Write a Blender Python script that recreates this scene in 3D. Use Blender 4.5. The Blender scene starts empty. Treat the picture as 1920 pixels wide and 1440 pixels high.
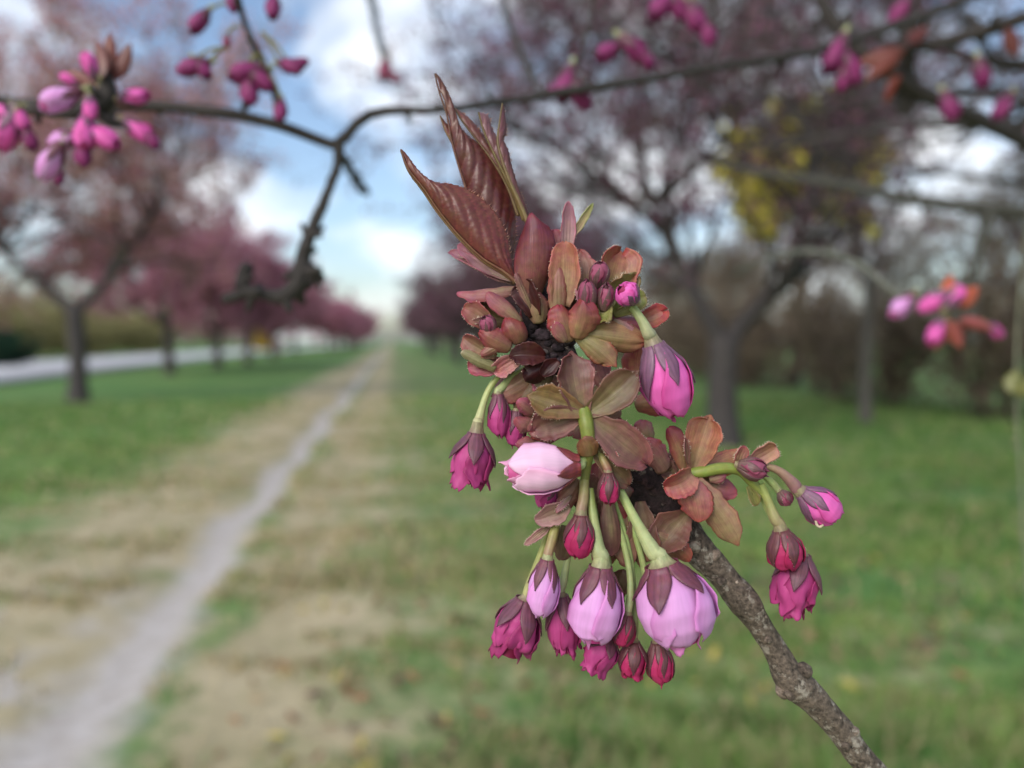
import bpy, math, random
import numpy as np
from mathutils import Vector, Matrix

random.seed(7)
RNG = np.random.default_rng(7)
SC = bpy.context.scene
COL = SC.collection
R = math.radians

# ------------------------------------------------------------------ camera
CAM_H = 1.4
FPX = 1440.0                      # focal length in photograph pixels (1920 wide)
YAW, PITCH = R(8.87), R(3.18)
D0 = 0.13                         # distance to the twig in focus
S0 = D0 / FPX
cam_d = bpy.data.cameras.new('camera')
cam = bpy.data.objects.new('camera', cam_d)
COL.objects.link(cam)
cam.location = (0, 0, CAM_H)
cam.rotation_euler = (math.pi / 2 - PITCH, 0, -YAW)
cam_d.sensor_width = 36.0
cam_d.sensor_fit = 'HORIZONTAL'
cam_d.lens = 27.0
cam_d.clip_start = 0.01
cam_d.clip_end = 3000
cam_d.dof.use_dof = True
cam_d.dof.focus_distance = 0.1265
cam_d.dof.aperture_fstop = 10.0
SC.camera = cam
C0 = np.array([0, 0, CAM_H])
CF = np.array([math.sin(YAW) * math.cos(PITCH), math.cos(YAW) * math.cos(PITCH), -math.sin(PITCH)])
CR = np.array([math.cos(YAW), -math.sin(YAW), 0.0])
CU = np.cross(CR, CF)

# ------------------------------------------------------------------ world, sun, exposure
SUN_EL, SUN_AZ = R(34), R(222)    # azimuth clockwise from +Y: behind and left of the camera
world = bpy.data.worlds.new('World')
SC.world = world
world.use_nodes = True
wn, wl = world.node_tree.nodes, world.node_tree.links
wn.clear()
wo = wn.new('ShaderNodeOutputWorld')
bg = wn.new('ShaderNodeBackground')
bg.inputs['Strength'].default_value = 0.15
sky = wn.new('ShaderNodeTexSky')
sky.sky_type = 'NISHITA'
sky.sun_disc = False
sky.sun_elevation = SUN_EL
sky.sun_rotation = SUN_AZ
sky.air_density = 1.0
sky.dust_density = 2.0
sky.ozone_density = 1.5
tc = wn.new('ShaderNodeTexCoord')
mp = wn.new('ShaderNodeMapping')
mp.inputs['Location'].default_value = (0.35, 0.1, 0.2)
mp.inputs['Scale'].default_value = (1.0, 1.0, 2.2)
nz = wn.new('ShaderNodeTexNoise')
nz.inputs['Scale'].default_value = 2.6
nz.inputs['Detail'].default_value = 7
nz.inputs['Roughness'].default_value = 0.55
nz.inputs['Distortion'].default_value = 0.4
cr = wn.new('ShaderNodeValToRGB')
cr.color_ramp.elements[0].position = 0.44
cr.color_ramp.elements[1].position = 0.62
mx = wn.new('ShaderNodeMix')
mx.data_type = 'RGBA'
mx.inputs['B'].default_value = (6.3, 6.5, 6.8, 1)
wl.new(tc.outputs['Generated'], mp.inputs['Vector'])
wl.new(mp.outputs['Vector'], nz.inputs['Vector'])
wl.new(nz.outputs['Fac'], cr.inputs['Fac'])
wl.new(cr.outputs['Color'], mx.inputs['Factor'])
wl.new(sky.outputs['Color'], mx.inputs['A'])
wl.new(mx.outputs['Result'], bg.inputs['Color'])
wl.new(bg.outputs['Background'], wo.inputs['Surface'])

sun_d = bpy.data.lights.new('sun', 'SUN')
sun_d.energy = 1.4
sun_d.angle = R(30)
sun_d.color = (1.0, 0.96, 0.9)
sun = bpy.data.objects.new('sun', sun_d)
COL.objects.link(sun)
sdir = Vector((math.sin(SUN_AZ) * math.cos(SUN_EL), math.cos(SUN_AZ) * math.cos(SUN_EL), math.sin(SUN_EL)))
sun.rotation_euler = sdir.to_track_quat('Z', 'Y').to_euler()
sun.location = (0, 0, 30)

SC.view_settings.view_transform = 'Standard'
SC.view_settings.look = 'None'
SC.view_settings.exposure = 0.45
SC.view_settings.gamma = 1.0
SC.render.engine = 'CYCLES'
SC.cycles.use_denoising = True
SC.cycles.max_bounces = 6
SC.cycles.transparent_max_bounces = 4
SC.cycles.sample_clamp_indirect = 6

# ------------------------------------------------------------------ helpers
def lin(c):
    c = np.asarray(c, float) / 255.0
    return np.where(c <= 0.04045, c / 12.92, ((c + 0.055) / 1.055) ** 2.4)

def px_world(px, py, d):
    return C0 + CR * ((px - 960) / FPX * d) + CU * ((720 - py) / FPX * d) + CF * d

def px_ground(px, py):
    v = CR * ((px - 960) / FPX) + CU * ((720 - py) / FPX) + CF
    return C0 + v * (-CAM_H / v[2])

def A3(px, py, z=0.0):
    """photograph pixel + depth offset (px units, + towards the camera) -> twig space"""
    k = 1 - z / FPX
    return np.array([(px - 960) * k, (720 - py) * k, z])

def H(P):
    P = np.asarray(P, float)
    X, Y, Z = P[..., 0:1], P[..., 1:2], P[..., 2:3]
    return C0 + CR * X * S0 + CU * Y * S0 + CF * (D0 - Z * S0)

def unit(v):
    v = np.asarray(v, float)
    return v / (np.linalg.norm(v, axis=-1, keepdims=True) + 1e-12)

def catmull(P, n):
    P = np.asarray(P, float)
    if len(P) == 2:
        t = np.linspace(0, 1, n)[:, None]
        return P[0] * (1 - t) + P[1] * t
    seg = np.linalg.norm(np.diff(P[:, :2] if P.shape[1] < 3 else P[:, :3], axis=0), axis=1) ** 0.8 + 1e-6
    T = np.concatenate([[0], np.cumsum(seg)])
    Q = np.concatenate([[2 * P[0] - P[1]], P, [2 * P[-1] - P[-2]]])
    TT = np.concatenate([[T[0] - seg[0]], T, [T[-1] + seg[-1]]])
    ts = np.linspace(0, T[-1], n)
    out = []
    for t in ts:
        i = min(max(np.searchsorted(T, t, side='right') - 1, 0), len(seg) - 1)
        p0, p1, p2, p3 = Q[i:i + 4]
        t0, t1, t2, t3 = TT[i:i + 4]
        m1 = (p2 - p0) / (t2 - t0) * (t2 - t1)
        m2 = (p3 - p1) / (t3 - t1) * (t2 - t1)
        u = (t - t1) / (t2 - t1)
        out.append((2*u**3-3*u**2+1)*p1 + (u**3-2*u**2+u)*m1 + (-2*u**3+3*u**2)*p2 + (u**3-u**2)*m2)
    return np.array(out)

def wob(P, freq, seed):
    """cheap smooth noise, vectorised, roughly -1..1"""
    r = np.random.default_rng(seed)
    P = np.asarray(P, float)
    if P.ndim == 1:
        P = P[:, None]
    s = 0
    for k in range(5):
        d = r.normal(size=P.shape[-1])
        f = freq * (0.6 + 0.5 * k)
        s = s + np.sin((P * d).sum(-1) * f + r.uniform(0, 6.28)) / (1 + 0.6 * k)
    return s / 2.6

class MB:
    def __init__(self):
        self.V, self.C, self.U, self.Q, self.T, self.QM, self.TM = [], [], [], [], [], [], []
        self.n = 0
    def add(self, V, quads=None, tris=None, col=(1, 1, 1), uv=None, mat=0):
        V = np.asarray(V, float).reshape(-1, 3)
        m = len(V)
        c = np.asarray(col, float)
        c = np.broadcast_to(c, (m, 3)) if c.ndim == 1 else c.reshape(-1, 3)
        u = np.zeros((m, 2)) if uv is None else np.asarray(uv, float).reshape(-1, 2)
        self.V.append(V); self.C.append(c); self.U.append(u)
        if quads is not None and len(quads):
            q = np.asarray(quads, int) + self.n
            self.Q.append(q); self.QM.append(np.full(len(q), mat))
        if tris is not None and len(tris):
            t = np.asarray(tris, int) + self.n
            self.T.append(t); self.TM.append(np.full(len(t), mat))
        self.n += m
    def grid(self, P, col, uv, mat=0, closed=False):
        nu, nv = P.shape[:2]
        I = np.arange(nu * nv).reshape(nu, nv)
        if closed:
            J = np.roll(I, -1, axis=1)
            q = np.stack([I[:-1], J[:-1], J[1:], I[1:]], -1).reshape(-1, 4)
        else:
            q = np.stack([I[:-1, :-1], I[:-1, 1:], I[1:, 1:], I[1:, :-1]], -1).reshape(-1, 4)
        self.add(P, q, None, col, uv, mat)
    def solid(self, P, th, col, uv, mat=0):
        """a thin leaf-like sheet with real thickness"""
        nu, nv = P.shape[:2]
        du = np.gradient(P, axis=0); dv = np.gradient(P, axis=1)
        N = unit(np.cross(du, dv))
        taper = np.ones((nu, nv)) * th
        B = P - N * taper[..., None]
        I = np.arange(nu * nv).reshape(nu, nv); K = I + nu * nv
        q = [np.stack([I[:-1, :-1], I[:-1, 1:], I[1:, 1:], I[1:, :-1]], -1).reshape(-1, 4),
             np.stack([K[:-1, :-1], K[1:, :-1], K[1:, 1:], K[:-1, 1:]], -1).reshape(-1, 4)]
        ring = np.concatenate([I[0, :], I[1:, -1], I[-1, -2::-1], I[-2:0:-1, 0]])
        rk = ring + nu * nv
        q.append(np.stack([ring, rk, np.roll(rk, -1), np.roll(ring, -1)], -1))
        col = np.asarray(col, float)
        if col.ndim == 3:
            col = col.reshape(-1, 3)
            col = np.concatenate([col, col])
        uv = np.asarray(uv).reshape(-1, 2)
        self.add(np.concatenate([P.reshape(-1, 3), B.reshape(-1, 3)]), np.concatenate(q), None, col,
                 np.concatenate([uv, uv]), mat)
    def tube(self, P, rad, sides=8, col=(1, 1, 1), mat=0, bump=0, seed=0, cap=True):
        P = np.asarray(P, float); n = len(P)
        rad = np.broadcast_to(np.asarray(rad, float), (n,))
        T = unit(np.gradient(P, axis=0))
        a = np.array([0, 0, 1.0]) if abs(T[0][2]) < 0.9 else np.array([1.0, 0, 0])
        e1 = unit(np.cross(T[0], a)); E1 = []
        for t in T:
            e1 = unit(e1 - t * np.dot(e1, t)); E1.append(e1)
        E1 = np.array(E1); E2 = np.cross(T, E1)
        th = np.linspace(0, 2 * np.pi, sides, endpoint=False)
        D = E1[:, None] * np.cos(th)[None, :, None] + E2[:, None] * np.sin(th)[None, :, None]
        rr = np.repeat(rad[:, None], sides, 1)
        if bump:
            base = P[:, None] + D * rr[..., None]
            sc = max(rad.mean(), 1e-9)
            rr = rr * (1 + bump * wob(base / sc, 1.1, seed) + 0.5 * bump * wob(base / sc, 3.1, seed + 1))
        V = P[:, None] + D * rr[..., None]
        L = np.concatenate([[0], np.cumsum(np.linalg.norm(np.diff(P, axis=0), axis=1))])
        uv = np.stack([np.repeat(L[:, None] / max(L[-1], 1e-9), sides, 1), np.repeat(th[None] / 6.283, n, 0)], -1)
        c = np.asarray(col, float)
        if c.ndim == 2:
            c = np.repeat(c[:, None], sides, 1).reshape(-1, 3)
        start = self.n
        self.grid(V, c, uv, mat, closed=True)
        if cap:
            cc = c if c.ndim == 1 else c[-1]
            self.add([P[-1] + T[-1] * rad[-1] * 0.5], None, None, cc, [[1, 0]], mat)
            b = start + (n - 1) * sides
            t = [[b + i, b + (i + 1) % sides, self.n - 1] for i in range(sides)]
            self.T.append(np.array(t)); self.TM.append(np.full(sides, mat))
    def hairs(self, B, D, L, r, col, mat=0):
        """tiny bristles: 3-sided cones"""
        B = np.asarray(B, float); D = unit(D); m = len(B)
        if m == 0:
            return
        a = unit(np.cross(D, np.array([0.31, 0.77, 0.55]))); b = np.cross(D, a)
        L = np.broadcast_to(np.asarray(L, float), (m,))
        V = np.stack([B + a * r, B + (-0.5 * a + 0.87 * b) * r, B + (-0.5 * a - 0.87 * b) * r, B + D * L[:, None]], 1)
        o = (np.arange(m) * 4)[:, None]
        t = np.concatenate([o + np.array([[0, 1, 3]]), o + np.array([[1, 2, 3]]), o + np.array([[2, 0, 3]])])
        self.add(V, None, t, col, None, mat)
    def ball(self, c, r, col, mat=0, n=8, m=6, stretch=(1, 1, 1), bump=0, seed=0):
        u = np.linspace(0.02, math.pi - 0.02, m + 2); v = np.linspace(0, 2 * math.pi, n, endpoint=False)
        D = np.stack([np.sin(u)[:, None] * np.cos(v), np.sin(u)[:, None] * np.sin(v), np.cos(u)[:, None] + 0 * v], -1)
        rr = r * (1 + (bump * wob(D, 3.0, seed) if bump else 0 * D[..., 0]))
        P = np.asarray(c) + D * rr[..., None] * np.asarray(stretch)
        self.grid(P, col, np.zeros(P.shape[:2] + (2,)), mat, closed=True)
    def build(self, name, mats, parent=None, origin=None, hero=False, smooth=True):
        V = np.concatenate(self.V); C = np.concatenate(self.C); U = np.concatenate(self.U)
        if hero:
            V = H(V)
            if origin is not None:
                origin = H(np.asarray(origin, float))
        origin = np.zeros(3) if origin is None else np.asarray(origin, float).reshape(3)
        V = V - origin
        q = np.concatenate(self.Q) if self.Q else np.zeros((0, 4), int)
        t = np.concatenate(self.T) if self.T else np.zeros((0, 3), int)
        me = bpy.data.meshes.new(name)
        me.vertices.add(len(V)); me.vertices.foreach_set('co', V.astype(np.float32).ravel())
        loops = np.concatenate([q.ravel(), t.ravel()]).astype(np.int32)
        me.loops.add(len(loops)); me.loops.foreach_set('vertex_index', loops)
        nf = len(q) + len(t)
        me.polygons.add(nf)
        st = np.concatenate([np.arange(len(q)) * 4, len(q) * 4 + np.arange(len(t)) * 3]).astype(np.int32)
        me.polygons.foreach_set('loop_start', st)
        mi = np.concatenate(self.QM + self.TM).astype(np.int32)
        if not isinstance(mats, (list, tuple)):
            mats = [mats]
        for m in mats:
            me.materials.append(m)
        me.polygons.foreach_set('material_index', mi)
        me.polygons.foreach_set('use_smooth', np.full(nf, smooth))
        at = me.attributes.new('Col', 'FLOAT_COLOR', 'POINT')
        at.data.foreach_set('color', np.concatenate([C, np.ones((len(C), 1))], 1).astype(np.float32).ravel())
        at = me.attributes.new('st', 'FLOAT2', 'POINT')
        at.data.foreach_set('vector', U.astype(np.float32).ravel())
        me.update(calc_edges=True)
        me.validate()
        return link(name, me, parent, origin)

ORIGIN = {}
def link(name, me, parent, origin):
    o = bpy.data.objects.new(name, me)
    COL.objects.link(o)
    ORIGIN[o] = np.asarray(origin, float)
    if parent is not None:
        o.parent = parent
        o.location = ORIGIN[o] - ORIGIN[parent]
    else:
        o.location = ORIGIN[o]
    return o

def thing(name, origin, label, cat, group=None):
    o = link(name, None, None, np.asarray(origin, float))
    o.empty_display_size = 0.05
    return tag(o, label, cat, group)

def tag(o, label=None, cat=None, group=None, kind=None):
    if label: o['label'] = label
    if cat: o['category'] = cat
    if group: o['group'] = group
    if kind: o['kind'] = kind
    return o

# ------------------------------------------------------------------ materials
def new_mat(name):
    m = bpy.data.materials.new(name)
    m.use_nodes = True
    n, l = m.node_tree.nodes, m.node_tree.links
    n.clear()
    out = n.new('ShaderNodeOutputMaterial')
    b = n.new('ShaderNodeBsdfPrincipled')
    l.new(b.outputs[0], out.inputs['Surface'])
    return m, n, l, b, out

def node(n, kind, **kw):
    x = n.new(kind)
    for k, v in kw.items():
        if k in x.inputs: x.inputs[k].default_value = v
        else: setattr(x, k, v)
    return x

def plant_mat(name, streak=(22, 2.5), amt=0.35, mott=0.0, rough=0.5, transl=0.25, bump=0.0, coat=0.0, sss=0.0, spec=0.4,
              fine=0.0, world_scale=0):
    m, n, l, b, out = new_mat(name)
    at = node(n, 'ShaderNodeAttribute', attribute_name='Col')
    st = node(n, 'ShaderNodeAttribute', attribute_name='st')
    oi = n.new('ShaderNodeObjectInfo')
    mpn = node(n, 'ShaderNodeMapping')
    mpn.inputs['Scale'].default_value = (streak[1], streak[0], 1)
    l.new(st.outputs['Vector'], mpn.inputs['Vector'])
    l.new(oi.outputs['Random'], mpn.inputs['Location'])
    nz = node(n, 'ShaderNodeTexNoise', Scale=1.0, Detail=3.0, Roughness=0.6)
    l.new(mpn.outputs[0], nz.inputs['Vector'])
    mr = node(n, 'ShaderNodeMapRange')
    mr.inputs['From Min'].default_value = 0.3; mr.inputs['From Max'].default_value = 0.7
    mr.inputs['To Min'].default_value = 1 - amt; mr.inputs['To Max'].default_value = 1 + amt * 0.6
    l.new(nz.outputs['Fac'], mr.inputs['Value'])
    mul = node(n, 'ShaderNodeVectorMath', operation='SCALE')
    l.new(at.outputs['Color'], mul.inputs[0]); l.new(mr.outputs[0], mul.inputs['Scale'])
    colour = mul.outputs[0]
    if mott:
        tcn = n.new('ShaderNodeTexCoord')
        n2 = node(n, 'ShaderNodeTexNoise', Scale=900.0, Detail=4.0, Roughness=0.65)
        l.new(tcn.outputs['Object'], n2.inputs['Vector'])
        hs = node(n, 'ShaderNodeHueSaturation')
        m2 = node(n, 'ShaderNodeMapRange')
        m2.inputs['From Min'].default_value = 0.35; m2.inputs['From Max'].default_value = 0.65
        m2.inputs['To Min'].default_value = 1 - mott; m2.inputs['To Max'].default_value = 1 + mott
        l.new(n2.outputs['Fac'], m2.inputs['Value'])
        l.new(m2.outputs[0], hs.inputs['Value'])
        m3 = node(n, 'ShaderNodeMapRange')
        m3.inputs['From Min'].default_value = 0.3; m3.inputs['From Max'].default_value = 0.7
        m3.inputs['To Min'].default_value = 0.47; m3.inputs['To Max'].default_value = 0.53
        l.new(n2.outputs['Color'], m3.inputs['Value'])
        l.new(m3.outputs[0], hs.inputs['Hue'])
        l.new(colour, hs.inputs['Color'])
        colour = hs.outputs[0]
    l.new(colour, b.inputs['Base Color'])
    b.inputs['Roughness'].default_value = rough
    b.inputs['Specular IOR Level'].default_value = spec
    if coat:
        b.inputs['Coat Weight'].default_value = coat
        b.inputs['Coat Roughness'].default_value = 0.25
    if sss:
        b.inputs['Subsurface Weight'].default_value = sss
        b.inputs['Subsurface Radius'].default_value = (1.0, 0.45, 0.6)
        b.inputs['Subsurface Scale'].default_value = 0.0012
    if bump:
        bp = node(n, 'ShaderNodeBump', Strength=bump, Distance=0.0004)
        l.new(nz.outputs['Fac'], bp.inputs['Height'])
        nrm = bp
        if fine:
            tc2 = n.new('ShaderNodeTexCoord')
            vo = node(n, 'ShaderNodeTexVoronoi', Scale=1500.0, feature='DISTANCE_TO_EDGE')
            l.new(tc2.outputs['Object'], vo.inputs['Vector'])
            b2 = node(n, 'ShaderNodeBump', Strength=fine, Distance=0.0003)
            l.new(vo.outputs['Distance'], b2.inputs['Height'])
            l.new(bp.outputs[0], b2.inputs['Normal'])
            nrm = b2
        l.new(nrm.outputs[0], b.inputs['Normal'])
    if transl:
        tr = n.new('ShaderNodeBsdfTranslucent')
        l.new(colour, tr.inputs['Color'])
        ms = node(n, 'ShaderNodeMixShader', Fac=transl)
        l.new(b.outputs[0], ms.inputs[1]); l.new(tr.outputs[0], ms.inputs[2])
        l.new(ms.outputs[0], out.inputs['Surface'])
    return m

def bark_mat(name, scale, amt=0.5, bump=0.6, dist=0.002, lichen=0.0, lichen_col=(150, 150, 140), lichen_scale=0.35):
    m, n, l, b, out = new_mat(name)
    at = node(n, 'ShaderNodeAttribute', attribute_name='Col')
    tcn = n.new('ShaderNodeTexCoord')
    nz = node(n, 'ShaderNodeTexNoise', Scale=scale, Detail=6.0, Roughness=0.65)
    l.new(tcn.outputs['Object'], nz.inputs['Vector'])
    mr = node(n, 'ShaderNodeMapRange')
    mr.inputs['From Min'].default_value = 0.3; mr.inputs['From Max'].default_value = 0.7
    mr.inputs['To Min'].default_value = 1 - amt; mr.inputs['To Max'].default_value = 1 + amt
    l.new(nz.outputs['Fac'], mr.inputs['Value'])
    mul = node(n, 'ShaderNodeVectorMath', operation='SCALE')
    l.new(at.outputs['Color'], mul.inputs[0]); l.new(mr.outputs[0], mul.inputs['Scale'])
    colour = mul.outputs[0]
    if lichen:
        n2 = node(n, 'ShaderNodeTexNoise', Scale=scale * lichen_scale, Detail=5.0, Roughness=0.7)
        l.new(tcn.outputs['Object'], n2.inputs['Vector'])
        m2 = node(n, 'ShaderNodeMapRange')
        m2.inputs['From Min'].default_value = 0.53; m2.inputs['From Max'].default_value = 0.62
        m2.inputs['To Min'].default_value = 0; m2.inputs['To Max'].default_value = lichen
        l.new(n2.outputs['Fac'], m2.inputs['Value'])
        m4 = node(n, 'ShaderNodeMath', operation='MULTIPLY')
        sepc = n.new('ShaderNodeSeparateColor')
        l.new(at.outputs['Color'], sepc.inputs[0])
        m5 = node(n, 'ShaderNodeMapRange')
        m5.inputs['From Min'].default_value = 0.02; m5.inputs['From Max'].default_value = 0.07
        l.new(sepc.outputs[0], m5.inputs['Value'])
        l.new(m2.outputs[0], m4.inputs[0]); l.new(m5.outputs[0], m4.inputs[1])
        mxn = node(n, 'ShaderNodeMix', data_type='RGBA')
        mxn.inputs['B'].default_value = (*lin(lichen_col), 1)
        l.new(m4.outputs[0], mxn.inputs['Factor']); l.new(colour, mxn.inputs['A'])
        colour = mxn.outputs['Result']
    l.new(colour, b.inputs['Base Color'])
    b.inputs['Roughness'].default_value = 0.75
    b.inputs['Specular IOR Level'].default_value = 0.3
    bp = node(n, 'ShaderNodeBump', Strength=bump, Distance=dist)
    l.new(nz.outputs['Fac'], bp.inputs['Height'])
    l.new(bp.outputs[0], b.inputs['Normal'])
    return m

M_petal = plant_mat('petal', (10, 1.3), 0.10, 0.0, 0.5, 0.25, 0.05, sss=0.0, spec=0.3)
M_sepal = plant_mat('sepal', (20, 2.0), 0.30, 0.12, 0.42, 0.05, 0.25, spec=0.45)
M_bract = plant_mat('bract', (46, 1.4), 0.26, 0.10, 0.36, 0.30, 0.22, spec=0.45)
M_leaf = plant_mat('young_leaf', (8, 10), 0.12, 0.10, 0.36, 0.18, 0.08, spec=0.5, fine=0.10)
M_stalk = plant_mat('stalk', (10, 1.2), 0.18, 0.10, 0.45, 0.08, 0.15, spec=0.45)
M_scale = plant_mat('bud_scale', (16, 2.0), 0.15, 0.2, 0.42, 0.08, 0.1, spec=0.4)
M_twig_bark = bark_mat('twig_bark', 1100.0, 0.85, 0.9, 0.0008, 0.8, (156, 150, 138), 0.45)
M_branch_bark = bark_mat('branch_bark', 300.0, 0.35, 0.4, 0.001, 0.0)
M_tree_bark = bark_mat('tree_bark', 14.0, 0.35, 0.7, 0.03, 0.12, (120, 118, 108), 0.3)

def leafy_mat(name, transl=0.3, rough=0.6):
    m, n, l, b, out = new_mat(name)
    at = node(n, 'ShaderNodeAttribute', attribute_name='Col')
    oi = n.new('ShaderNodeObjectInfo')
    mr = node(n, 'ShaderNodeMapRange')
    mr.inputs['To Min'].default_value = 0.86; mr.inputs['To Max'].default_value = 1.12
    l.new(oi.outputs['Random'], mr.inputs['Value'])
    mul = node(n, 'ShaderNodeVectorMath', operation='SCALE')
    l.new(at.outputs['Color'], mul.inputs[0]); l.new(mr.outputs[0], mul.inputs['Scale'])
    l.new(mul.outputs[0], b.inputs['Base Color'])
    b.inputs['Roughness'].default_value = rough
    b.inputs['Specular IOR Level'].default_value = 0.25
    tr = n.new('ShaderNodeBsdfTranslucent')
    l.new(mul.outputs[0], tr.inputs['Color'])
    ms = node(n, 'ShaderNodeMixShader', Fac=transl)
    l.new(b.outputs[0], ms.inputs[1]); l.new(tr.outputs[0], ms.inputs[2])
    l.new(ms.outputs[0], out.inputs['Surface'])
    return m
M_blossom = leafy_mat('blossom', 0.35)
M_foliage = leafy_mat('foliage', 0.3)
M_grass = leafy_mat('grass_blades', 0.3, 0.5)

def ground_mat():
    m, n, l, b, out = new_mat('meadow_ground')
    geo = n.new('ShaderNodeNewGeometry')
    sep = n.new('ShaderNodeSeparateXYZ')
    l.new(geo.outputs['Position'], sep.inputs[0])
    def noise(scale, detail=4, rough=0.6, stretch=None):
        x = node(n, 'ShaderNodeTexNoise', Scale=scale, Detail=float(detail), Roughness=rough)
        if stretch:
            mm = node(n, 'ShaderNodeMapping'); mm.inputs['Scale'].default_value = stretch
            l.new(geo.outputs['Position'], mm.inputs[0]); l.new(mm.outputs[0], x.inputs['Vector'])
        else:
            l.new(geo.outputs['Position'], x.inputs['Vector'])
        return x
    def math_(op, a, b_=None, clamp=False):
        x = node(n, 'ShaderNodeMath', operation=op, use_clamp=clamp)
        for i, v in enumerate((a, b_)):
            if v is None: continue
            if isinstance(v, (int, float)): x.inputs[i].default_value = v
            else: l.new(v, x.inputs[i])
        return x.outputs[0]
    def rng(v, a, b_, c=0.0, d=1.0):
        x = node(n, 'ShaderNodeMapRange')
        x.inputs['From Min'].default_value = a; x.inputs['From Max'].default_value = b_
        x.inputs['To Min'].default_value = c; x.inputs['To Max'].default_value = d
        l.new(v, x.inputs['Value']); return x.outputs[0]
    def mix(f, a, b_):
        x = node(n, 'ShaderNodeMix', data_type='RGBA')
        l.new(f, x.inputs['Factor'])
        for k, v in (('A', a), ('B', b_)):
            if isinstance(v, tuple): x.inputs[k].default_value = (*lin(v), 1)
            else: l.new(v, x.inputs[k])
        return x.outputs['Result']
    wobx = math_('MULTIPLY', math_('SUBTRACT', noise(0.55, 2).outputs['Fac'], 0.5), 0.8)
    fine = math_('MULTIPLY', math_('SUBTRACT', noise(3.2, 3).outputs['Fac'], 0.5), 0.5)
    x = math_('ADD', sep.outputs['X'], math_('ADD', wobx, fine))
    ramp = node(n, 'ShaderNodeValToRGB')
    stops = [(-7, .05), (-3.3, .12), (-2.7, .5), (-2.0, .85), (-1.4, .8), (-0.95, .45), (-0.7, .9), (-0.35, .75),
             (0.1, .46), (0.8, .34), (3, .24), (5, .1)]
    e = ramp.color_ramp.elements
    while len(e) < len(stops): e.new(0.5)
    for el, (p, v) in zip(e, stops):
        el.position = (p + 7) / 12; el.color = (v, v, v, 1)
    l.new(rng(x, -7, 5), ramp.inputs['Fac'])
    dry0 = ramp.outputs['Color']
    n_mid = noise(1.7, 5, 0.65).outputs['Fac']
    n_small = noise(9, 5, 0.7).outputs['Fac']
    n_big = noise(0.35, 3).outputs['Fac']
    dry = math_('ADD', dry0, math_('MULTIPLY', math_('SUBTRACT', n_mid, 0.5), 1.5))
    dry = math_('ADD', dry, math_('MULTIPLY', math_('SUBTRACT', n_small, 0.5), 0.8), clamp=True)
    green = mix(rng(n_big, .35, .65), (88, 136, 74), (136, 160, 92))
    green = mix(rng(n_small, .3, .75), (64, 98, 52), green)
    straw = mix(rng(n_mid, .3, .7), (142, 134, 104), (180, 168, 140))
    colr = mix(rng(dry, .25, .75), green, straw)
    # the worn rut
    cx = math_('ADD', sep.outputs['X'], math_('MULTIPLY', math_('SUBTRACT', noise(0.45, 3).outputs['Fac'], 0.5), 0.75))
    d = math_('ABSOLUTE', math_('ADD', cx, 1.2))
    near = rng(sep.outputs['Y'], 2.5, 5.0, 0.08, 0.0)
    wid = math_('ADD', near, 0.14)
    d = math_('DIVIDE', d, wid)
    d = math_('ADD', d, math_('MULTIPLY', math_('SUBTRACT', noise(4.0, 4).outputs['Fac'], 0.5), 1.3))
    rut = rng(d, 0.45, 1.45, 1.0, 0.0)
    dirt = mix(rng(noise(14, 5, 0.7).outputs['Fac'], .3, .7), (160, 152, 145), (188, 184, 182))
    colr = mix(rut, colr, dirt)
    # bare patches left of the rut near the bend
    px_ = rng(sep.outputs['X'], -2.3, -1.9, 0, 1)
    px2 = rng(sep.outputs['X'], -1.5, -1.2, 1, 0)
    py_ = rng(sep.outputs['Y'], 3.0, 5.5, 1, 0)
    patch = math_('MULTIPLY', math_('MULTIPLY', px_, px2), py_)
    patch = math_('MULTIPLY', patch, rng(noise(2.5, 4).outputs['Fac'], .45, .58))
    colr = mix(patch, colr, dirt)
    # scattered soil and leaf litter on the right
    lit = rng(noise(3.1, 5, 0.75).outputs['Fac'], .53, .64)
    lit = math_('MULTIPLY', lit, rng(sep.outputs['X'], -0.2, 0.6, 0, 0.9))
    colr = mix(lit, colr, (104, 84, 70))
    l.new(colr, b.inputs['Base Color'])
    b.inputs['Roughness'].default_value = 0.9
    b.inputs['Specular IOR Level'].default_value = 0.15
    bp = node(n, 'ShaderNodeBump', Strength=0.6, Distance=0.03)
    l.new(n_small, bp.inputs['Height']); l.new(bp.outputs[0], b.inputs['Normal'])
    return m

def flat_mat(name, c1, c2, scale, rough=0.8, metal=0):
    m, n, l, b, out = new_mat(name)
    tcn = n.new('ShaderNodeTexCoord')
    nz = node(n, 'ShaderNodeTexNoise', Scale=scale, Detail=5.0, Roughness=0.6)
    l.new(tcn.outputs['Object'], nz.inputs['Vector'])
    x = node(n, 'ShaderNodeMix', data_type='RGBA')
    x.inputs['A'].default_value = (*lin(c1), 1); x.inputs['B'].default_value = (*lin(c2), 1)
    l.new(nz.outputs['Fac'], x.inputs['Factor'])
    l.new(x.outputs['Result'], b.inputs['Base Color'])
    b.inputs['Roughness'].default_value = rough
    b.inputs['Metallic'].default_value = metal
    return m

# ------------------------------------------------------------------ setting: ground, road
def lane_height(X, Y):
    h = -0.05 * np.exp(-((X + 1.2) / 0.22) ** 2) - 0.03 * np.exp(-((X + 0.6) / 0.3) ** 2)
    h = h + 0.03 * wob(np.stack([X, Y], -1), 0.7, 5)
    h = h * np.clip((70 - Y) / 40, 0, 1) * np.clip((20 - abs(X)) / 8, 0, 1)
    return h

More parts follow.
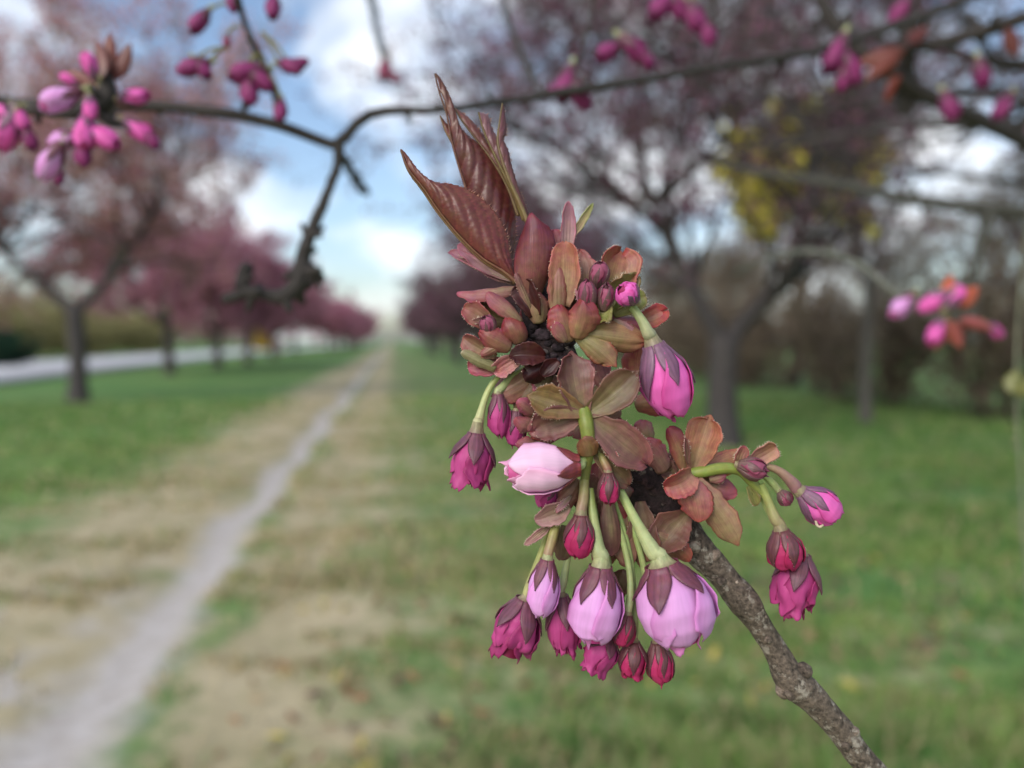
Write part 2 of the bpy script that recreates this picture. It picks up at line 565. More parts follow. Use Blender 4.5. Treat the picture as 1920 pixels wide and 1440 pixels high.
def make_ground():
    xs = np.concatenate([-np.geomspace(1500, 9, 26), np.linspace(-8.5, 8.5, 120), np.geomspace(9, 1500, 26)])
    ys = np.concatenate([np.linspace(-60, -1, 12), np.linspace(-0.7, 22, 150), np.geomspace(22.5, 2600, 50)])
    X, Y = np.meshgrid(xs, ys)
    P = np.stack([X, Y, lane_height(X, Y)], -1)
    b = MB(); b.grid(P, (1, 1, 1), np.zeros(P.shape[:2] + (2,)))
    o = b.build('ground', ground_mat())
    tag(o, 'meadow with worn dirt track and dry straw verges', None, None, 'structure')
make_ground()

def make_road():
    ys = np.concatenate([np.linspace(-30, 120, 60), np.geomspace(125, 1400, 20)])
    ed = -12.3 - np.clip(ys - 25, 0, 40) * 0.05
    X = np.stack([ed - 9.5 + 0 * ys, ed - 6, ed - 3, ed], -1)
    Y = np.repeat(ys[:, None], 4, 1)
    P = np.stack([X, Y, np.full_like(X, 0.03) + 0.02 * np.sin((X - ed[:, None]) / 9.5 * -math.pi)], -1)
    b = MB(); b.solid(P, 0.12, (1, 1, 1), np.zeros(P.shape[:2] + (2,)))
    o = b.build('road', flat_mat('pale_asphalt', (176, 177, 182), (206, 206, 208), 1.5, 0.85))
    tag(o, 'pale grey asphalt road beyond the cherry row', None, None, 'structure')
make_road()

# ------------------------------------------------------------------ grass blades and litter (uncountable)
def make_grass():
    r = np.random.default_rng(3)
    n = 210000
    d = 2.2 * (9.0 ** r.uniform(0, 1, n))          # distance 2.2 .. 20 m
    a = np.where(r.uniform(0, 1, n) < .8, r.uniform(-0.62, 0.78, n), np.where(r.uniform(0, 1, n) < .5, r.uniform(-1.5, -.62, n), r.uniform(.78, 1.5, n)))
    X = d * np.sin(a + 0.0); Y = d * np.cos(a)
    lane = np.interp(X + 0.25 * wob(np.stack([X, Y], -1), 2.0, 9),
                     [-8, -3.2, -2.6, -2, -1.45, -1.3, -1.1, -.95, -.7, -.3, .2, 1, 3, 6],
                     [.05, .12, .5, .85, .9, 2, 2, .6, .9, .75, .45, .2, .12, .05])
    clump = 0.6 * wob(np.stack([X, Y], -1), 2.6, 11) + 0.8 * wob(np.stack([X, Y], -1), 9.0, 12)
    keep = (r.uniform(0, 1, n) < np.clip(0.58 + 1.0 * clump - 0.5 * lane, 0.02, 1)) & (lane < 1.2)
    X, Y, d, lane, clump = X[keep], Y[keep], d[keep], lane[keep], clump[keep]
    n = len(X)
    h = r.uniform(0.03, 0.09, n) * (1 + 0.5 * np.clip(clump, -1, 1)) * (1 - 0.5 * np.clip(lane, 0, 1))
    w = 0.0022 * np.clip(d, 3, 20) * 0.7
    ang = r.uniform(0, 6.28, n); lean = r.normal(0, 0.55, (n, 2)) * h[:, None]
    Z = lane_height(X, Y)
    p = np.stack([X, Y, Z], -1)
    s = np.stack([np.cos(ang) * w, np.sin(ang) * w, 0 * w], -1)
    mid = p + np.concatenate([lean * 0.4, h[:, None] * 0.6], 1)
    top = p + np.concatenate([lean, h[:, None]], 1)
    V = np.stack([p - s, p + s, mid + s * 0.7, mid - s * 0.7, top], 1)
    o = (np.arange(n) * 5)[:, None]
    dry = r.uniform(0, 1, n) < np.clip(lane * 0.9 + 0.06, 0, 1)
    g1, g2, st = lin((72, 120, 58)), lin((136, 160, 90)), lin((178, 164, 128))
    f = r.uniform(0, 1, n)[:, None]
    f = np.clip(f * 0.5 + 0.3 + 0.3 * wob(np.stack([X, Y], -1), 0.5, 21)[:, None] + .5 * wob(np.stack([X, Y], -1), 7.0, 22)[:, None], 0, 1)
    c = g1 * (1 - f) + g2 * f
    c = np.where(dry[:, None], st * r.uniform(0.7, 1.15, (n, 1)), c)
    b = MB()
    b.add(V, o + np.array([[0, 1, 2, 3]]), o + np.array([[3, 2, 4]]), np.repeat(c, 5, 0))
    ob = b.build('grass', M_grass)
    tag(ob, 'short green and straw coloured grass covering the meadow', 'grass', None, 'stuff')
    # fallen leaves, dry and curled
    m = 900
    d = 2.3 * (5.0 ** r.uniform(0, 1, m)); a = r.uniform(-0.3, 0.75, m)
    X = d * np.sin(a); Y = d * np.cos(a)
    k = (X > -0.6); X, Y = X[k], Y[k]; m = len(X)
    P = np.stack([X, Y, lane_height(X, Y) + 0.03], -1)
    t = unit(r.normal(size=(m, 3)) * np.array([1, 1, .35])); u = unit(np.cross(t, unit(r.normal(size=(m, 3)) * np.array([.5, .5, 1]) + np.array([0, 0, .5]))))
    L = r.uniform(0.025, 0.05, m)[:, None]; W = L * 0.35
    nrm = unit(np.cross(t, u))
    V = np.stack([P - t * L, P + u * W + nrm * W * .5, P + t * L, P - u * W + nrm * W * .5, P], 1)
    o = (np.arange(m) * 5)[:, None]
    tr = np.concatenate([o + np.array([[0, 1, 4]]), o + np.array([[1, 2, 4]]), o + np.array([[2, 3, 4]]), o + np.array([[3, 0, 4]])])
    cs = np.array([lin((120, 84, 62)), lin((150, 112, 84)), lin((96, 74, 66)), lin((176, 150, 118)), lin((200, 180, 96))])
    c = cs[r.integers(0, 5, m)]
    b = MB(); b.add(V, None, tr, np.repeat(c, 5, 0))
    tag(b.build('leaf_litter', M_grass), 'brown fallen leaves scattered over the grass', 'leaves', None, 'stuff')
make_grass()

# ------------------------------------------------------------------ trees
BARK = lin((64, 60, 60))
def quads_cloud(b, Cn, size, cols, r, per=3, spread=0.05, mat=0):
    Cn = np.repeat(Cn, per, 0)
    n = len(Cn)
    Cn = Cn + r.normal(0, spread, (n, 3))
    t = unit(r.normal(size=(n, 3))); u = unit(np.cross(t, r.normal(size=(n, 3))))
    s = (size * r.uniform(0.6, 1.3, n))[:, None]
    nn = np.cross(t, u)
    V = np.stack([Cn - t * s, Cn + u * s * .75 + nn * s * .3, Cn + t * s, Cn - u * s * .75 + nn * s * .3], 1)
    c = cols[r.integers(0, len(cols), n)] * r.uniform(0.75, 1.2, (n, 1))
    b.add(V, (np.arange(n) * 4)[:, None] + np.array([[0, 1, 2, 3]]), None, np.repeat(c, 4, 0), None, mat)

def grow(p, d, L, r0, n, r, up=0.0, jit=0.12, r1=None):
    pts = [np.array(p, float)]; d = unit(d)
    for i in range(n):
        d = unit(d + r.normal(0, jit, 3) + np.array([0, 0, up]))
        pts.append(pts[-1] + d * L / n)
    P = np.array(pts)
    rad = np.linspace(r0, r0 * 0.45 if r1 is None else r1, n + 1)
    return P, rad, d

def side_dirs(d, k, r, lo, hi):
    a = unit(np.cross(d, r.normal(size=3))); b_ = np.cross(d, a)
    ph = r.uniform(0, 6.28) + np.arange(k) * 2.4
    out = []
    for p in ph:
        an = r.uniform(lo, hi)
        out.append(unit(d * math.cos(an) + (a * math.cos(p) + b_ * math.sin(p)) * math.sin(an)))
    return out

def tree_mesh(seed, fork_h, trunk_r, limbs, cols, n_br=9, n_tw=9, limb_L=3.0, br_L=1.6, tw_L=0.7, size=0.04,
              per=4, blossom_step=7, spread=0.06, base_flare=1.5, lean=(0, 0), limb_pts=None, bare=0.0, droop=0.0,
              mats=None, bark=BARK, cull=None):
    r = np.random.default_rng(seed)
    tr, cw = MB(), MB()
    n = 9
    z = np.linspace(-0.12, fork_h, n)
    P = np.stack([lean[0] * z / fork_h + 0.02 * np.sin(z * 2 + seed), lean[1] * z / fork_h + 0 * z, z], -1)
    rad = trunk_r * (1 + (base_flare - 1) * np.exp(-np.clip(z, 0, 9) / 0.22)) * np.linspace(1, 0.95, n)
    rad[-1] *= 1.05
    tr.tube(P, rad, 12, bark, 0, 0.07, seed)
    top = P[-1]
    centers, customs = [], []
    def twigs(Pb, db, k, L, rr):
        idx = r.integers(max(1, len(Pb) // 3), len(Pb), k)
        for i, dd in zip(idx, side_dirs(db, k, r, 0.4, 1.2)):
            Pt, rt, _ = grow(Pb[i], dd, L * r.uniform(0.6, 1.25), rr, 3, r, 0.03 - droop, 0.2, rr * 0.4)
            if cull and cull(Pt): continue
            cw.tube(Pt, rt, 3, bark * r.uniform(0.8, 1.2), 0, cap=False)
            if r.uniform() > bare:
                tt = r.uniform(0.15, 1.0, blossom_step)
                j = np.minimum((tt * 3).astype(int), 2); f = (tt * 3 - j)[:, None]
                centers.append(Pt[j] * (1 - f) + Pt[j + 1] * f)
    for li, ld in enumerate(limbs):
        L = limb_L * r.uniform(0.85, 1.15)
        if limb_pts and li in limb_pts:
            Pl = catmull(np.concatenate([[top - np.array([0, 0, .12])], np.array(limb_pts[li])]), 9)
            rl = np.linspace(trunk_r * .68, trunk_r * .22, 9); dl = unit(Pl[-1] - Pl[-2]); customs.append((Pl, rl))
        else:
            st_, r_0 = top - np.array([0, 0, .15]), trunk_r * .6
            if limb_pts and customs:                                   # grows out of one of the two main forks
                Pc, rc_ = customs[li % len(customs)]; kk = int(r.integers(4, len(Pc) - 1))
                st_, r_0 = Pc[kk], rc_[kk] * .7
            Pl, rl, dl = grow(st_, ld, L, r_0, 7, r, 0.03, 0.12, trunk_r * 0.12)
        if cull:
            bad = [i for i in range(len(Pl)) if cull(Pl[i:i + 1])]
            if bad:
                if bad[0] < 3: continue
                Pl, rl = Pl[:bad[0]], rl[:bad[0]]
        tr.tube(Pl, rl, 8, bark, 0, 0.06, seed + li)
        ks = np.linspace(2, len(Pl) - 1, n_br).astype(int)
        for ki, k in enumerate(ks):
            dd = side_dirs(unit(Pl[min(k + 1, len(Pl) - 1)] - Pl[k - 1]), 1, r, 0.45, 1.15)[0] if k < len(Pl) - 1 else \
                side_dirs(dl, 1, r, 0.1, 0.6)[0]
            dd = unit(dd + np.array([0, 0, 0.18]))
            Pb, rb, db = grow(Pl[k], dd, br_L * r.uniform(0.7, 1.3), rl[k] * 0.55, 5, r, 0.02 - droop, 0.16, 0.008)
            if cull and cull(Pb): continue
            tr.tube(Pb, rb, 5, bark, 0, cap=False)
            twigs(Pb, db, n_tw, tw_L, 0.007)
    Cn = np.concatenate(centers)
    quads_cloud(cw, Cn, size, cols, r, per, spread, 1)
    return tr, cw

PINK = np.array([lin((200, 138, 162)), lin((184, 116, 146)), lin((214, 164, 182)), lin((164, 104, 122)), lin((152, 116, 108))])
PINK_R = np.array([lin((138, 80, 116)), lin((112, 76, 90)), lin((150, 110, 130)), lin((100, 84, 80)), lin((112, 104, 96))])
PINK_T = np.array([lin((196, 140, 156)), lin((178, 128, 118)), lin((204, 160, 172)), lin((170, 150, 116)), lin((150, 100, 104))])

def vase(k, tilt, r):
    ph = r.uniform(0, 6.28)
    out = []
    for i in range(k):
        a = ph + i * 6.283 / k + r.uniform(-.3, .3); t = tilt * r.uniform(.75, 1.2)
        out.append((math.sin(t) * math.cos(a), math.sin(t) * math.sin(a), math.cos(t)))
    return out

def place_tree(name, meshes, loc, label, group, rot=0.0, scale=1.0, cat='tree', first=None):
    t = thing(name, (loc[0], loc[1], 0), label, cat, group)
    t.rotation_euler = (0, 0, rot); t.scale = (scale,) * 3
    for nm, me in meshes:
        o = bpy.data.objects.new(nm, me); COL.objects.link(o); o.parent = t
    return t

def mesh_only(b, name, mats):
    o = b.build(name, mats); me = o.data
    bpy.data.objects.remove(o); return me

r_ = np.random.default_rng(11)
tA, cA = tree_mesh(21, 2.15, 0.21, vase(7, 0.9, r_), PINK, 13, 12, 3.7, 2.1, 0.9, 0.062, 5, 8, 0.10, droop=.02)
tB, cB = tree_mesh(22, 1.95, 0.2, vase(7, 0.85, r_), PINK, 13, 12, 3.6, 2.1, 0.9, 0.062, 5, 8, 0.10, droop=.02)
mA = [('trunk', mesh_only(tA, 'trunk', M_tree_bark)), ('crown', mesh_only(cA, 'crown', [M_tree_bark, M_blossom]))]
mB = [('trunk', mesh_only(tB, 'trunk', M_tree_bark)), ('crown', mesh_only(cB, 'crown', [M_tree_bark, M_blossom]))]

# the first tree of the left row: forked V trunk, looser crown with bronze leaves
g1 = px_ground(147, 755)
k1 = np.linalg.norm(g1[:2]) / FPX
def off(dx, dy, dz, k): return (dx * k * CR[0] + dy * CF[0], dx * k * CR[1] + dy * CF[1], dz)
t1, c1 = tree_mesh(31, 2.2, 0.20, vase(10, 0.95, r_), PINK_T, 12, 12, 3.2, 2.1, 0.95, 0.048, 4, 8, 0.10, droop=.02, bare=.2,
                   limb_pts={0: [off(-60, 0, 2.75, k1), off(-130, .3, 3.5, k1), off(-200, .4, 4.4, k1)],
                             1: [off(55, 0, 2.8, k1), off(105, -.2, 3.6, k1), off(170, -.3, 4.9, k1)]})
place_tree('cherry_tree', [('trunk', mesh_only(t1, 'trunk', M_tree_bark)), ('crown', mesh_only(c1, 'crown', [M_tree_bark, M_blossom]))],
           g1, 'cherry tree with V-forked trunk and loose bronze-pink crown beside the pale road', 'cherry trees in two rows')
row = [(318, 703, mA, 0.4, 1.0), (409, 691, mB, 1.9, 1.0), (465, 683, mA, 3.3, 1.0), (512, 673, mB, 4.4, 1.0), (553, 665, mA, 5.4, 1.0)]
lab = ['rounded mauve-pink cherry tree, next along the row after the V-forked one',
       'cherry tree third along the row beside the road, dark straight trunk',
       'cherry tree fourth along the row, just before the yellow sign']
for i, (x, y, m, rot, s) in enumerate(row):
    g = px_ground(x, y)
    place_tree('cherry_tree', m, g, lab[i] if i < 3 else 'distant mauve-pink cherry tree in the row beyond the yellow sign',
               'cherry trees in two rows', rot, s)
for i in range(9):
    y = 95 + i * 11.0
    place_tree('cherry_tree', mA if i % 2 else mB, (-7.4 + 0.5 * math.sin(i * 2.1), y, 0),
               'distant mauve-pink cherry tree in the row beyond the yellow sign', 'cherry trees in two rows', i * 1.3, 1.0)

# right row
g2 = px_ground(1355, 838)
k2 = np.linalg.norm(g2[:2]) / FPX
t2, c2 = tree_mesh(41, 1.45, 0.20, vase(13, 0.95, r_), PINK_R, 14, 16, 3.3, 2.0, 0.9, 0.030, 3, 7, 0.05,
                   limb_pts={0: [off(-45, 0, 1.9, k2), off(-85, .3, 2.6, k2), off(-130, .6, 3.6, k2), off(-170, .6, 4.6, k2)],
                             1: [off(50, 0, 1.8, k2), off(100, -.3, 2.2, k2), off(118, -.5, 3.0, k2), off(125, -.5, 4.2, k2)]}, bare=0.25)
place_tree('cherry_tree', [('trunk', mesh_only(t2, 'trunk', M_tree_bark)), ('crown', mesh_only(c2, 'crown', [M_tree_bark, M_blossom]))],
           g2, 'dark Y-forked cherry tree with sparse budding twigs, standing on the grass before the brown thicket', 'cherry trees in two rows')
t0_, c0_ = tree_mesh(43, 1.7, 0.2, [(-.8, .55, .62), (-.45, .85, .6), (-.9, .1, .75), (-.1, .9, .55), (-.6, .7, .95), (.6, .5, .7), (.5, -.6, .7), (-.3, -.8, .7)],
                     PINK_R, 16, 14, 3.8, 2.1, 0.8, 0.014, 4, 5, 0.03, bare=.3,
                     cull=lambda P: bool((P[:, 0] + 4.6 < 1.0 + 0.12 * np.abs(P[:, 1] + 1.6)).any() or ((P[:, 2] < 1.95) & (P[:, 1] + 1.6 > 0) & (P[:, 0] < -.5)).any()))
place_tree('cherry_tree', [('trunk', mesh_only(t0_, 'trunk', M_tree_bark)), ('crown', mesh_only(c0_, 'crown', [M_tree_bark, M_blossom]))],
           (4.6, 1.6, 0), 'cherry tree whose fine overhanging twigs hang before the sky above the Y-forked cherry', 'cherry trees in two rows')
tC, cC = tree_mesh(42, 1.8, 0.2, vase(7, 0.85, r_), PINK_R, 12, 12, 3.4, 2.0, 0.85, 0.045, 4, 7, 0.09)
mC = [('trunk', mesh_only(tC, 'trunk', M_tree_bark)), ('crown', mesh_only(cC, 'crown', [M_tree_bark, M_blossom]))]
for i in range(11):
    y = 20.5 + i * 9.0
    place_tree('cherry_tree', mC, (4.5 + 0.4 * math.sin(i * 1.7), y, 0),
               'dusky purple cherry tree in the row behind the twig of buds', 'cherry trees in two rows', i * 1.1, 0.92)

# ------------------------------------------------------------------ thicket, hedge, maple, sign
def shrub_mesh(seed, h, w, cols, stems=26, size=0.035, per=4, bark=lin((92, 80, 72))):
    r = np.random.default_rng(seed); st, fo = MB(), MB(); cen = []
    for i in range(stems):
        a = r.uniform(0, 6.28); t = r.uniform(0.05, 0.6)
        d = (math.sin(t) * math.cos(a), math.sin(t) * math.sin(a), math.cos(t))
        p0 = np.array([math.cos(a) * r.uniform(0, w * .35), math.sin(a) * r.uniform(0, w * .35), -0.05])
        P, rad, dd = grow(p0, d, h * r.uniform(0.65, 1.1), 0.022, 6, r, 0.02, 0.14, 0.005)
        st.tube(P, rad, 4, bark * r.uniform(.7, 1.3), cap=False)
        for k in (1, 2, 3, 3, 4, 4, 5, 5, 6):
            for s in side_dirs(dd, 2, r, .5, 1.2):
                Pt, rt, _ = grow(P[k], s, h * 0.22 * r.uniform(.6, 1.3), 0.008, 3, r, 0.03, 0.2, 0.003)
                st.tube(Pt, rt, 3, bark * r.uniform(.7, 1.4), cap=False)
                tt = r.uniform(.2, 1, 5); j = np.minimum((tt * 3).astype(int), 2); f = (tt * 3 - j)[:, None]
                cen.append(Pt[j] * (1 - f) + Pt[j + 1] * f)
    quads_cloud(fo, np.concatenate(cen), size, cols, r, per, 0.06)
    return [('stems', mesh_only(st, 'stems', M_tree_bark)), ('foliage', mesh_only(fo, 'foliage', M_foliage))]

BROWN = np.array([lin((134, 120, 106)), lin((116, 102, 92)), lin((150, 134, 112)), lin((120, 112, 84)), lin((104, 86, 84))])
CREAM = np.array([lin((178, 168, 116)), lin((150, 146, 92)), lin((196, 184, 142)), lin((128, 130, 78))])
sh1 = shrub_mesh(61, 3.4, 2.0, BROWN, 26, 0.04)
sh2 = shrub_mesh(62, 2.6, 2.4, BROWN, 26, 0.04)
sh3 = shrub_mesh(63, 4.6, 3.0, CREAM, 26, 0.075, 5, lin((120, 108, 84)))
r = np.random.default_rng(5)
for i in range(13):
    y = 9.5 + i * 3.1
    place_tree('bare_shrub', sh1 if i % 2 else sh2, (9.8 + 0.09 * y + r.uniform(-.7, .7), y, 0),
               'grey-brown leafless shrub of the thicket along the right side of the meadow', 'shrubs of the brown thicket', i * 1.7, r.uniform(.9, 1.15), 'shrub')
tD, cD = tree_mesh(71, 3.0, 0.16, vase(6, 0.5, r_), BROWN, 9, 10, 4.2, 2.0, 0.9, 0.05, 4, 6, 0.1, bark=lin((84, 78, 72)))
mD = [('trunk', mesh_only(tD, 'trunk', M_tree_bark)), ('crown', mesh_only(cD, 'crown', [M_tree_bark, M_foliage]))]
for i in range(8):
    y = 13 + i * 6.0
    place_tree('woodland_tree', mD, (14.5 + r.uniform(-1, 1) + 0.1 * y, y, 0),
               'tall twiggy brown-grey tree rising behind the thicket', 'woodland trees behind the thicket', i * 2.3, r.uniform(.75, 0.95))
g = px_ground(1622, 792)
tE, cE = tree_mesh(72, 2.6, 0.09, vase(4, 0.45, r_), BROWN, 6, 7, 2.6, 1.3, 0.7, 0.04, 3, 5, 0.08, bark=lin((96, 92, 88)))
place_tree('slender_tree', [('trunk', mesh_only(tE, 'trunk', M_tree_bark)), ('crown', mesh_only(cE, 'crown', [M_tree_bark, M_foliage]))],
           g, 'slender grey-trunked tree at the edge of the thicket, right of the Y-forked cherry', None)
YEL = np.array([lin((226, 214, 70)), lin((214, 206, 96)), lin((236, 222, 100)), lin((200, 196, 70))])
tF, cF = tree_mesh(73, 4.6, 0.15, vase(6, 0.5, r_), YEL, 9, 9, 3.2, 1.3, 0.6, 0.11, 6, 9, 0.12)
pm = px_world(1500, 300, 24.0)
place_tree('maple_tree', [('trunk', mesh_only(tF, 'trunk', M_tree_bark)), ('crown', mesh_only(cF, 'crown', [M_tree_bark, M_foliage]))],
           pm, 'maple with clumps of yellow-green flowers showing through the bare cherry twigs', None)
for i in range(15):
    y = 30 + i * 4.6
    place_tree('hedge_shrub', sh3, (-25.5 - 0.02 * y + r.uniform(-.8, .8), y, 0),
               'cream and olive budding shrub of the hedge behind the pale road', 'shrubs of the hedge behind the road', i * 1.9, r.uniform(.85, 1.1), 'shrub')
EVER = np.array([lin((34, 66, 52)), lin((28, 56, 48)), lin((50, 84, 56))])
sh4 = shrub_mesh(64, 2.2, 2.4, EVER, 22, 0.06, 6, lin((70, 60, 50)))
g = px_ground(8, 692)
place_tree('evergreen_shrub', sh4, g, 'dark blue-green evergreen shrub at the roadside in front of the cream hedge', None, 0, 0.85, 'shrub')

def far_wood():
    r = np.random.default_rng(91); b = MB(); cen = []
    for i in range(240):
        x = r.uniform(-190, -24) if r.uniform() < .5 else r.uniform(9, 190)
        y = r.uniform(120, 190); h = r.uniform(5, 9)
        b.tube(np.array([[x, y, -.2], [x + r.normal(0, .2), y, h * .5], [x + r.normal(0, .4), y, h * .95]]), np.array([.16, .12, .04]), 5, BARK * 1.2)
        c = r.normal(0, 1, (70, 3)) * np.array([1.7, 1.7, h * .22]) + np.array([x, y, h * .62])
        c[:, 2] = np.clip(c[:, 2], .4, None); cen.append(c)
    quads_cloud(b, np.concatenate(cen), .45, BROWN, r, 2, .4, 1)
    o = b.build('far_wood', [M_tree_bark, M_foliage])
    tag(o, 'distant grey-brown wood closing the view behind the tree rows', 'wood', None, 'stuff')
far_wood()

def make_sign():
    g = px_ground(493, 682)
    t = thing('road_sign', (g[0], g[1], 0), 'small yellow rectangular sign on a grey post among the cherry trunks', 'sign')
    n2 = unit(np.array([-g[0], -g[1], 0])); s = np.array([n2[1], -n2[0], 0])
    b = MB(); b.tube(np.array([[0, 0, -.1], [0, 0, .9], [0, 0, 2.35]]) + g * np.array([1, 1, 0]), 0.035, 10, (1, 1, 1))
    b.build('post', flat_mat('galvanised', (120, 122, 124), (150, 152, 154), 20, 0.5, 0.6), t, (g[0], g[1], 0))
    b = MB()
    c = g * np.array([1, 1, 0]) + n2 * 0.05 + np.array([0, 0, 1.55])
    u = np.linspace(-1, 1, 9); U, W = np.meshgrid(u, u)
    sq = np.maximum(np.abs(U), np.abs(W)) / (np.hypot(U, W) + 1e-9)
    rr = 0.85 + 0.15 * np.clip(sq, 0, 1)
    P = c + s * (U * rr * 0.45)[..., None] + np.array([0, 0, 1.0]) * (W * rr * 0.7)[..., None]
    b.solid(P, 0.02, (1, 1, 1), np.zeros((9, 9, 2)))
    b.build('plate', flat_mat('yellow_enamel', (232, 190, 30), (214, 178, 40), 3, 0.4), t, c)
make_sign()
#--HERO--
# ------------------------------------------------------------------ plant part builders (twig space: photo pixels, + z to the camera)
def g3(c): return lin(c)

class Frame:
    """how a builder's points become world points"""
    def __init__(self, hero=True): self.hero = hero

def margin_hairs(b, E, D, n, L, rr, col, r, mat=0):
    """bristles along an edge polyline E with outward directions D"""
    if n <= 0: return
    t = np.sort(r.uniform(0.03, 0.97, n)) * (len(E) - 1)
    i = np.minimum(t.astype(int), len(E) - 2); f = (t - i)[:, None]
    B = E[i] * (1 - f) + E[i + 1] * f
    DD = unit(D[i] * (1 - f) + D[i + 1] * f) + r.normal(0, 0.35, (n, 3))
    b.hairs(B - unit(DD) * 0.8, DD, L * r.uniform(0.5, 1.2, n), rr, col, mat)

def blade(name, A, B, parent, cols, bulge=14, zA=0, zB=0, ridge=3.0, nveins=9, slant=0.35, teeth=26, tooth=3.0, hair=40, seed=0,
          rib=(1.4, 3.6), fold=None, th=2.2, mat=None, ribcol=(120, 92, 60), label=None, dk=.62):
    """half of a folded leaf between a midrib rail A and a margin rail B (tip first)"""
    r = np.random.default_rng(seed)
    nu, nv = 110, 26
    def rail(Q, z):
        return np.array([A3(q[0], q[1], (q[2] if len(q) > 2 else 0) + z) for q in Q])
    PA = catmull(rail(A, zA), nu); PB = catmull(rail(B, zB), nu)
    s = np.linspace(0, 1, nu)[:, None]; t = np.linspace(0, 1, nv)[None]
    # double-serrate margin
    saw = (s[:, 0] * teeth) % 1.0
    outw = unit(PB - PA)
    PB = PB + outw * (tooth * (saw ** 1.6) * np.clip(np.sin(np.pi * np.clip(s[:, 0], 0, 1)) * 3, 0.25, 1))[:, None]
    PB = PB + np.array([0, 0, 1.0]) * (tooth * 0.8 * wob(s * 20, 1.2, seed))[:, None]
    P = PA[:, None] * (1 - t[..., None]) + PB[:, None] * t[..., None]
    du = np.gradient(P, axis=0); dv = np.gradient(P, axis=1)
    N = unit(np.cross(du, dv))
    N = N * np.sign(N[..., 2:3].mean() + 1e-6)
    env = np.sin(np.pi * s) ** 0.7
    width = np.linalg.norm(PB - PA, axis=1)[:, None]
    v = s * nveins + t ** 1.3 * slant * nveins * 0.42
    fr = np.abs((v % 1.0) - 0.5) * 2
    vein = -(np.clip(1 - fr * 3.2, 0, 1) ** 1.2)                      # veins as raised thin ribs on this side
    puff = np.sin(np.pi * (v % 1.0))
    disp = bulge * np.sin(np.pi * np.clip(t, 0, 1) ** 0.8) * env
    disp = disp + ridge * (puff ** .6 * 0.95) * np.clip(width / 40, 0, 1) * np.clip(1.15 - t, 0.2, 1)
    disp = disp + ridge * 0.10 * wob(P / 11.0, 1.2, seed + 3)
    fine = np.abs(((t * 13 + 0.7 * np.sin(v * 6.28)) % 1.0) - .5)
    disp = disp + ridge * 0.22 * fine * np.clip(width / 40, 0, 1)
    P = P + N * disp[..., None]
    base, tip, edge = [g3(c) * dk for c in cols]
    f = np.clip(s, 0, 1)[..., None]
    C = tip * (1 - f) + base * f + 0 * t[..., None]
    C = C * (1 + 0.16 * wob(P / 60.0, 1.0, seed + 5))[..., None]
    e = np.clip((t - 0.86) / 0.14, 0, 1)[..., None] * 0.6
    C = C * (1 - e) + edge * e
    fv = np.abs(((v + .5) % 1.0) - .5) * 2
    C = C * (1 + 0.55 * np.clip(1 - fv * 7, 0, 1))[..., None]            # paler veins
    b = MB()
    uv = np.stack([s + 0 * t, t + 0 * s], -1)
    b.solid(P, th, C, uv, 0)
    # midrib
    rr = np.linspace(rib[0], rib[1], nu)
    rc = g3(ribcol)[None] * np.linspace(0.75, 1.15, nu)[:, None]
    b.tube(PA - N[:, 0] * rib[1] * 0.2, rr, 8, rc, 1)
    D = outw + np.array([0, 0, 0.3])
    margin_hairs(b, P[:, -1], D, hair, 8.5, 0.8, g3((190, 140, 118)), r, 0)
    o = b.build(name, [M_leaf, M_stalk], parent, P[-1, 0], True)
    if label: o['label'] = label
    return o

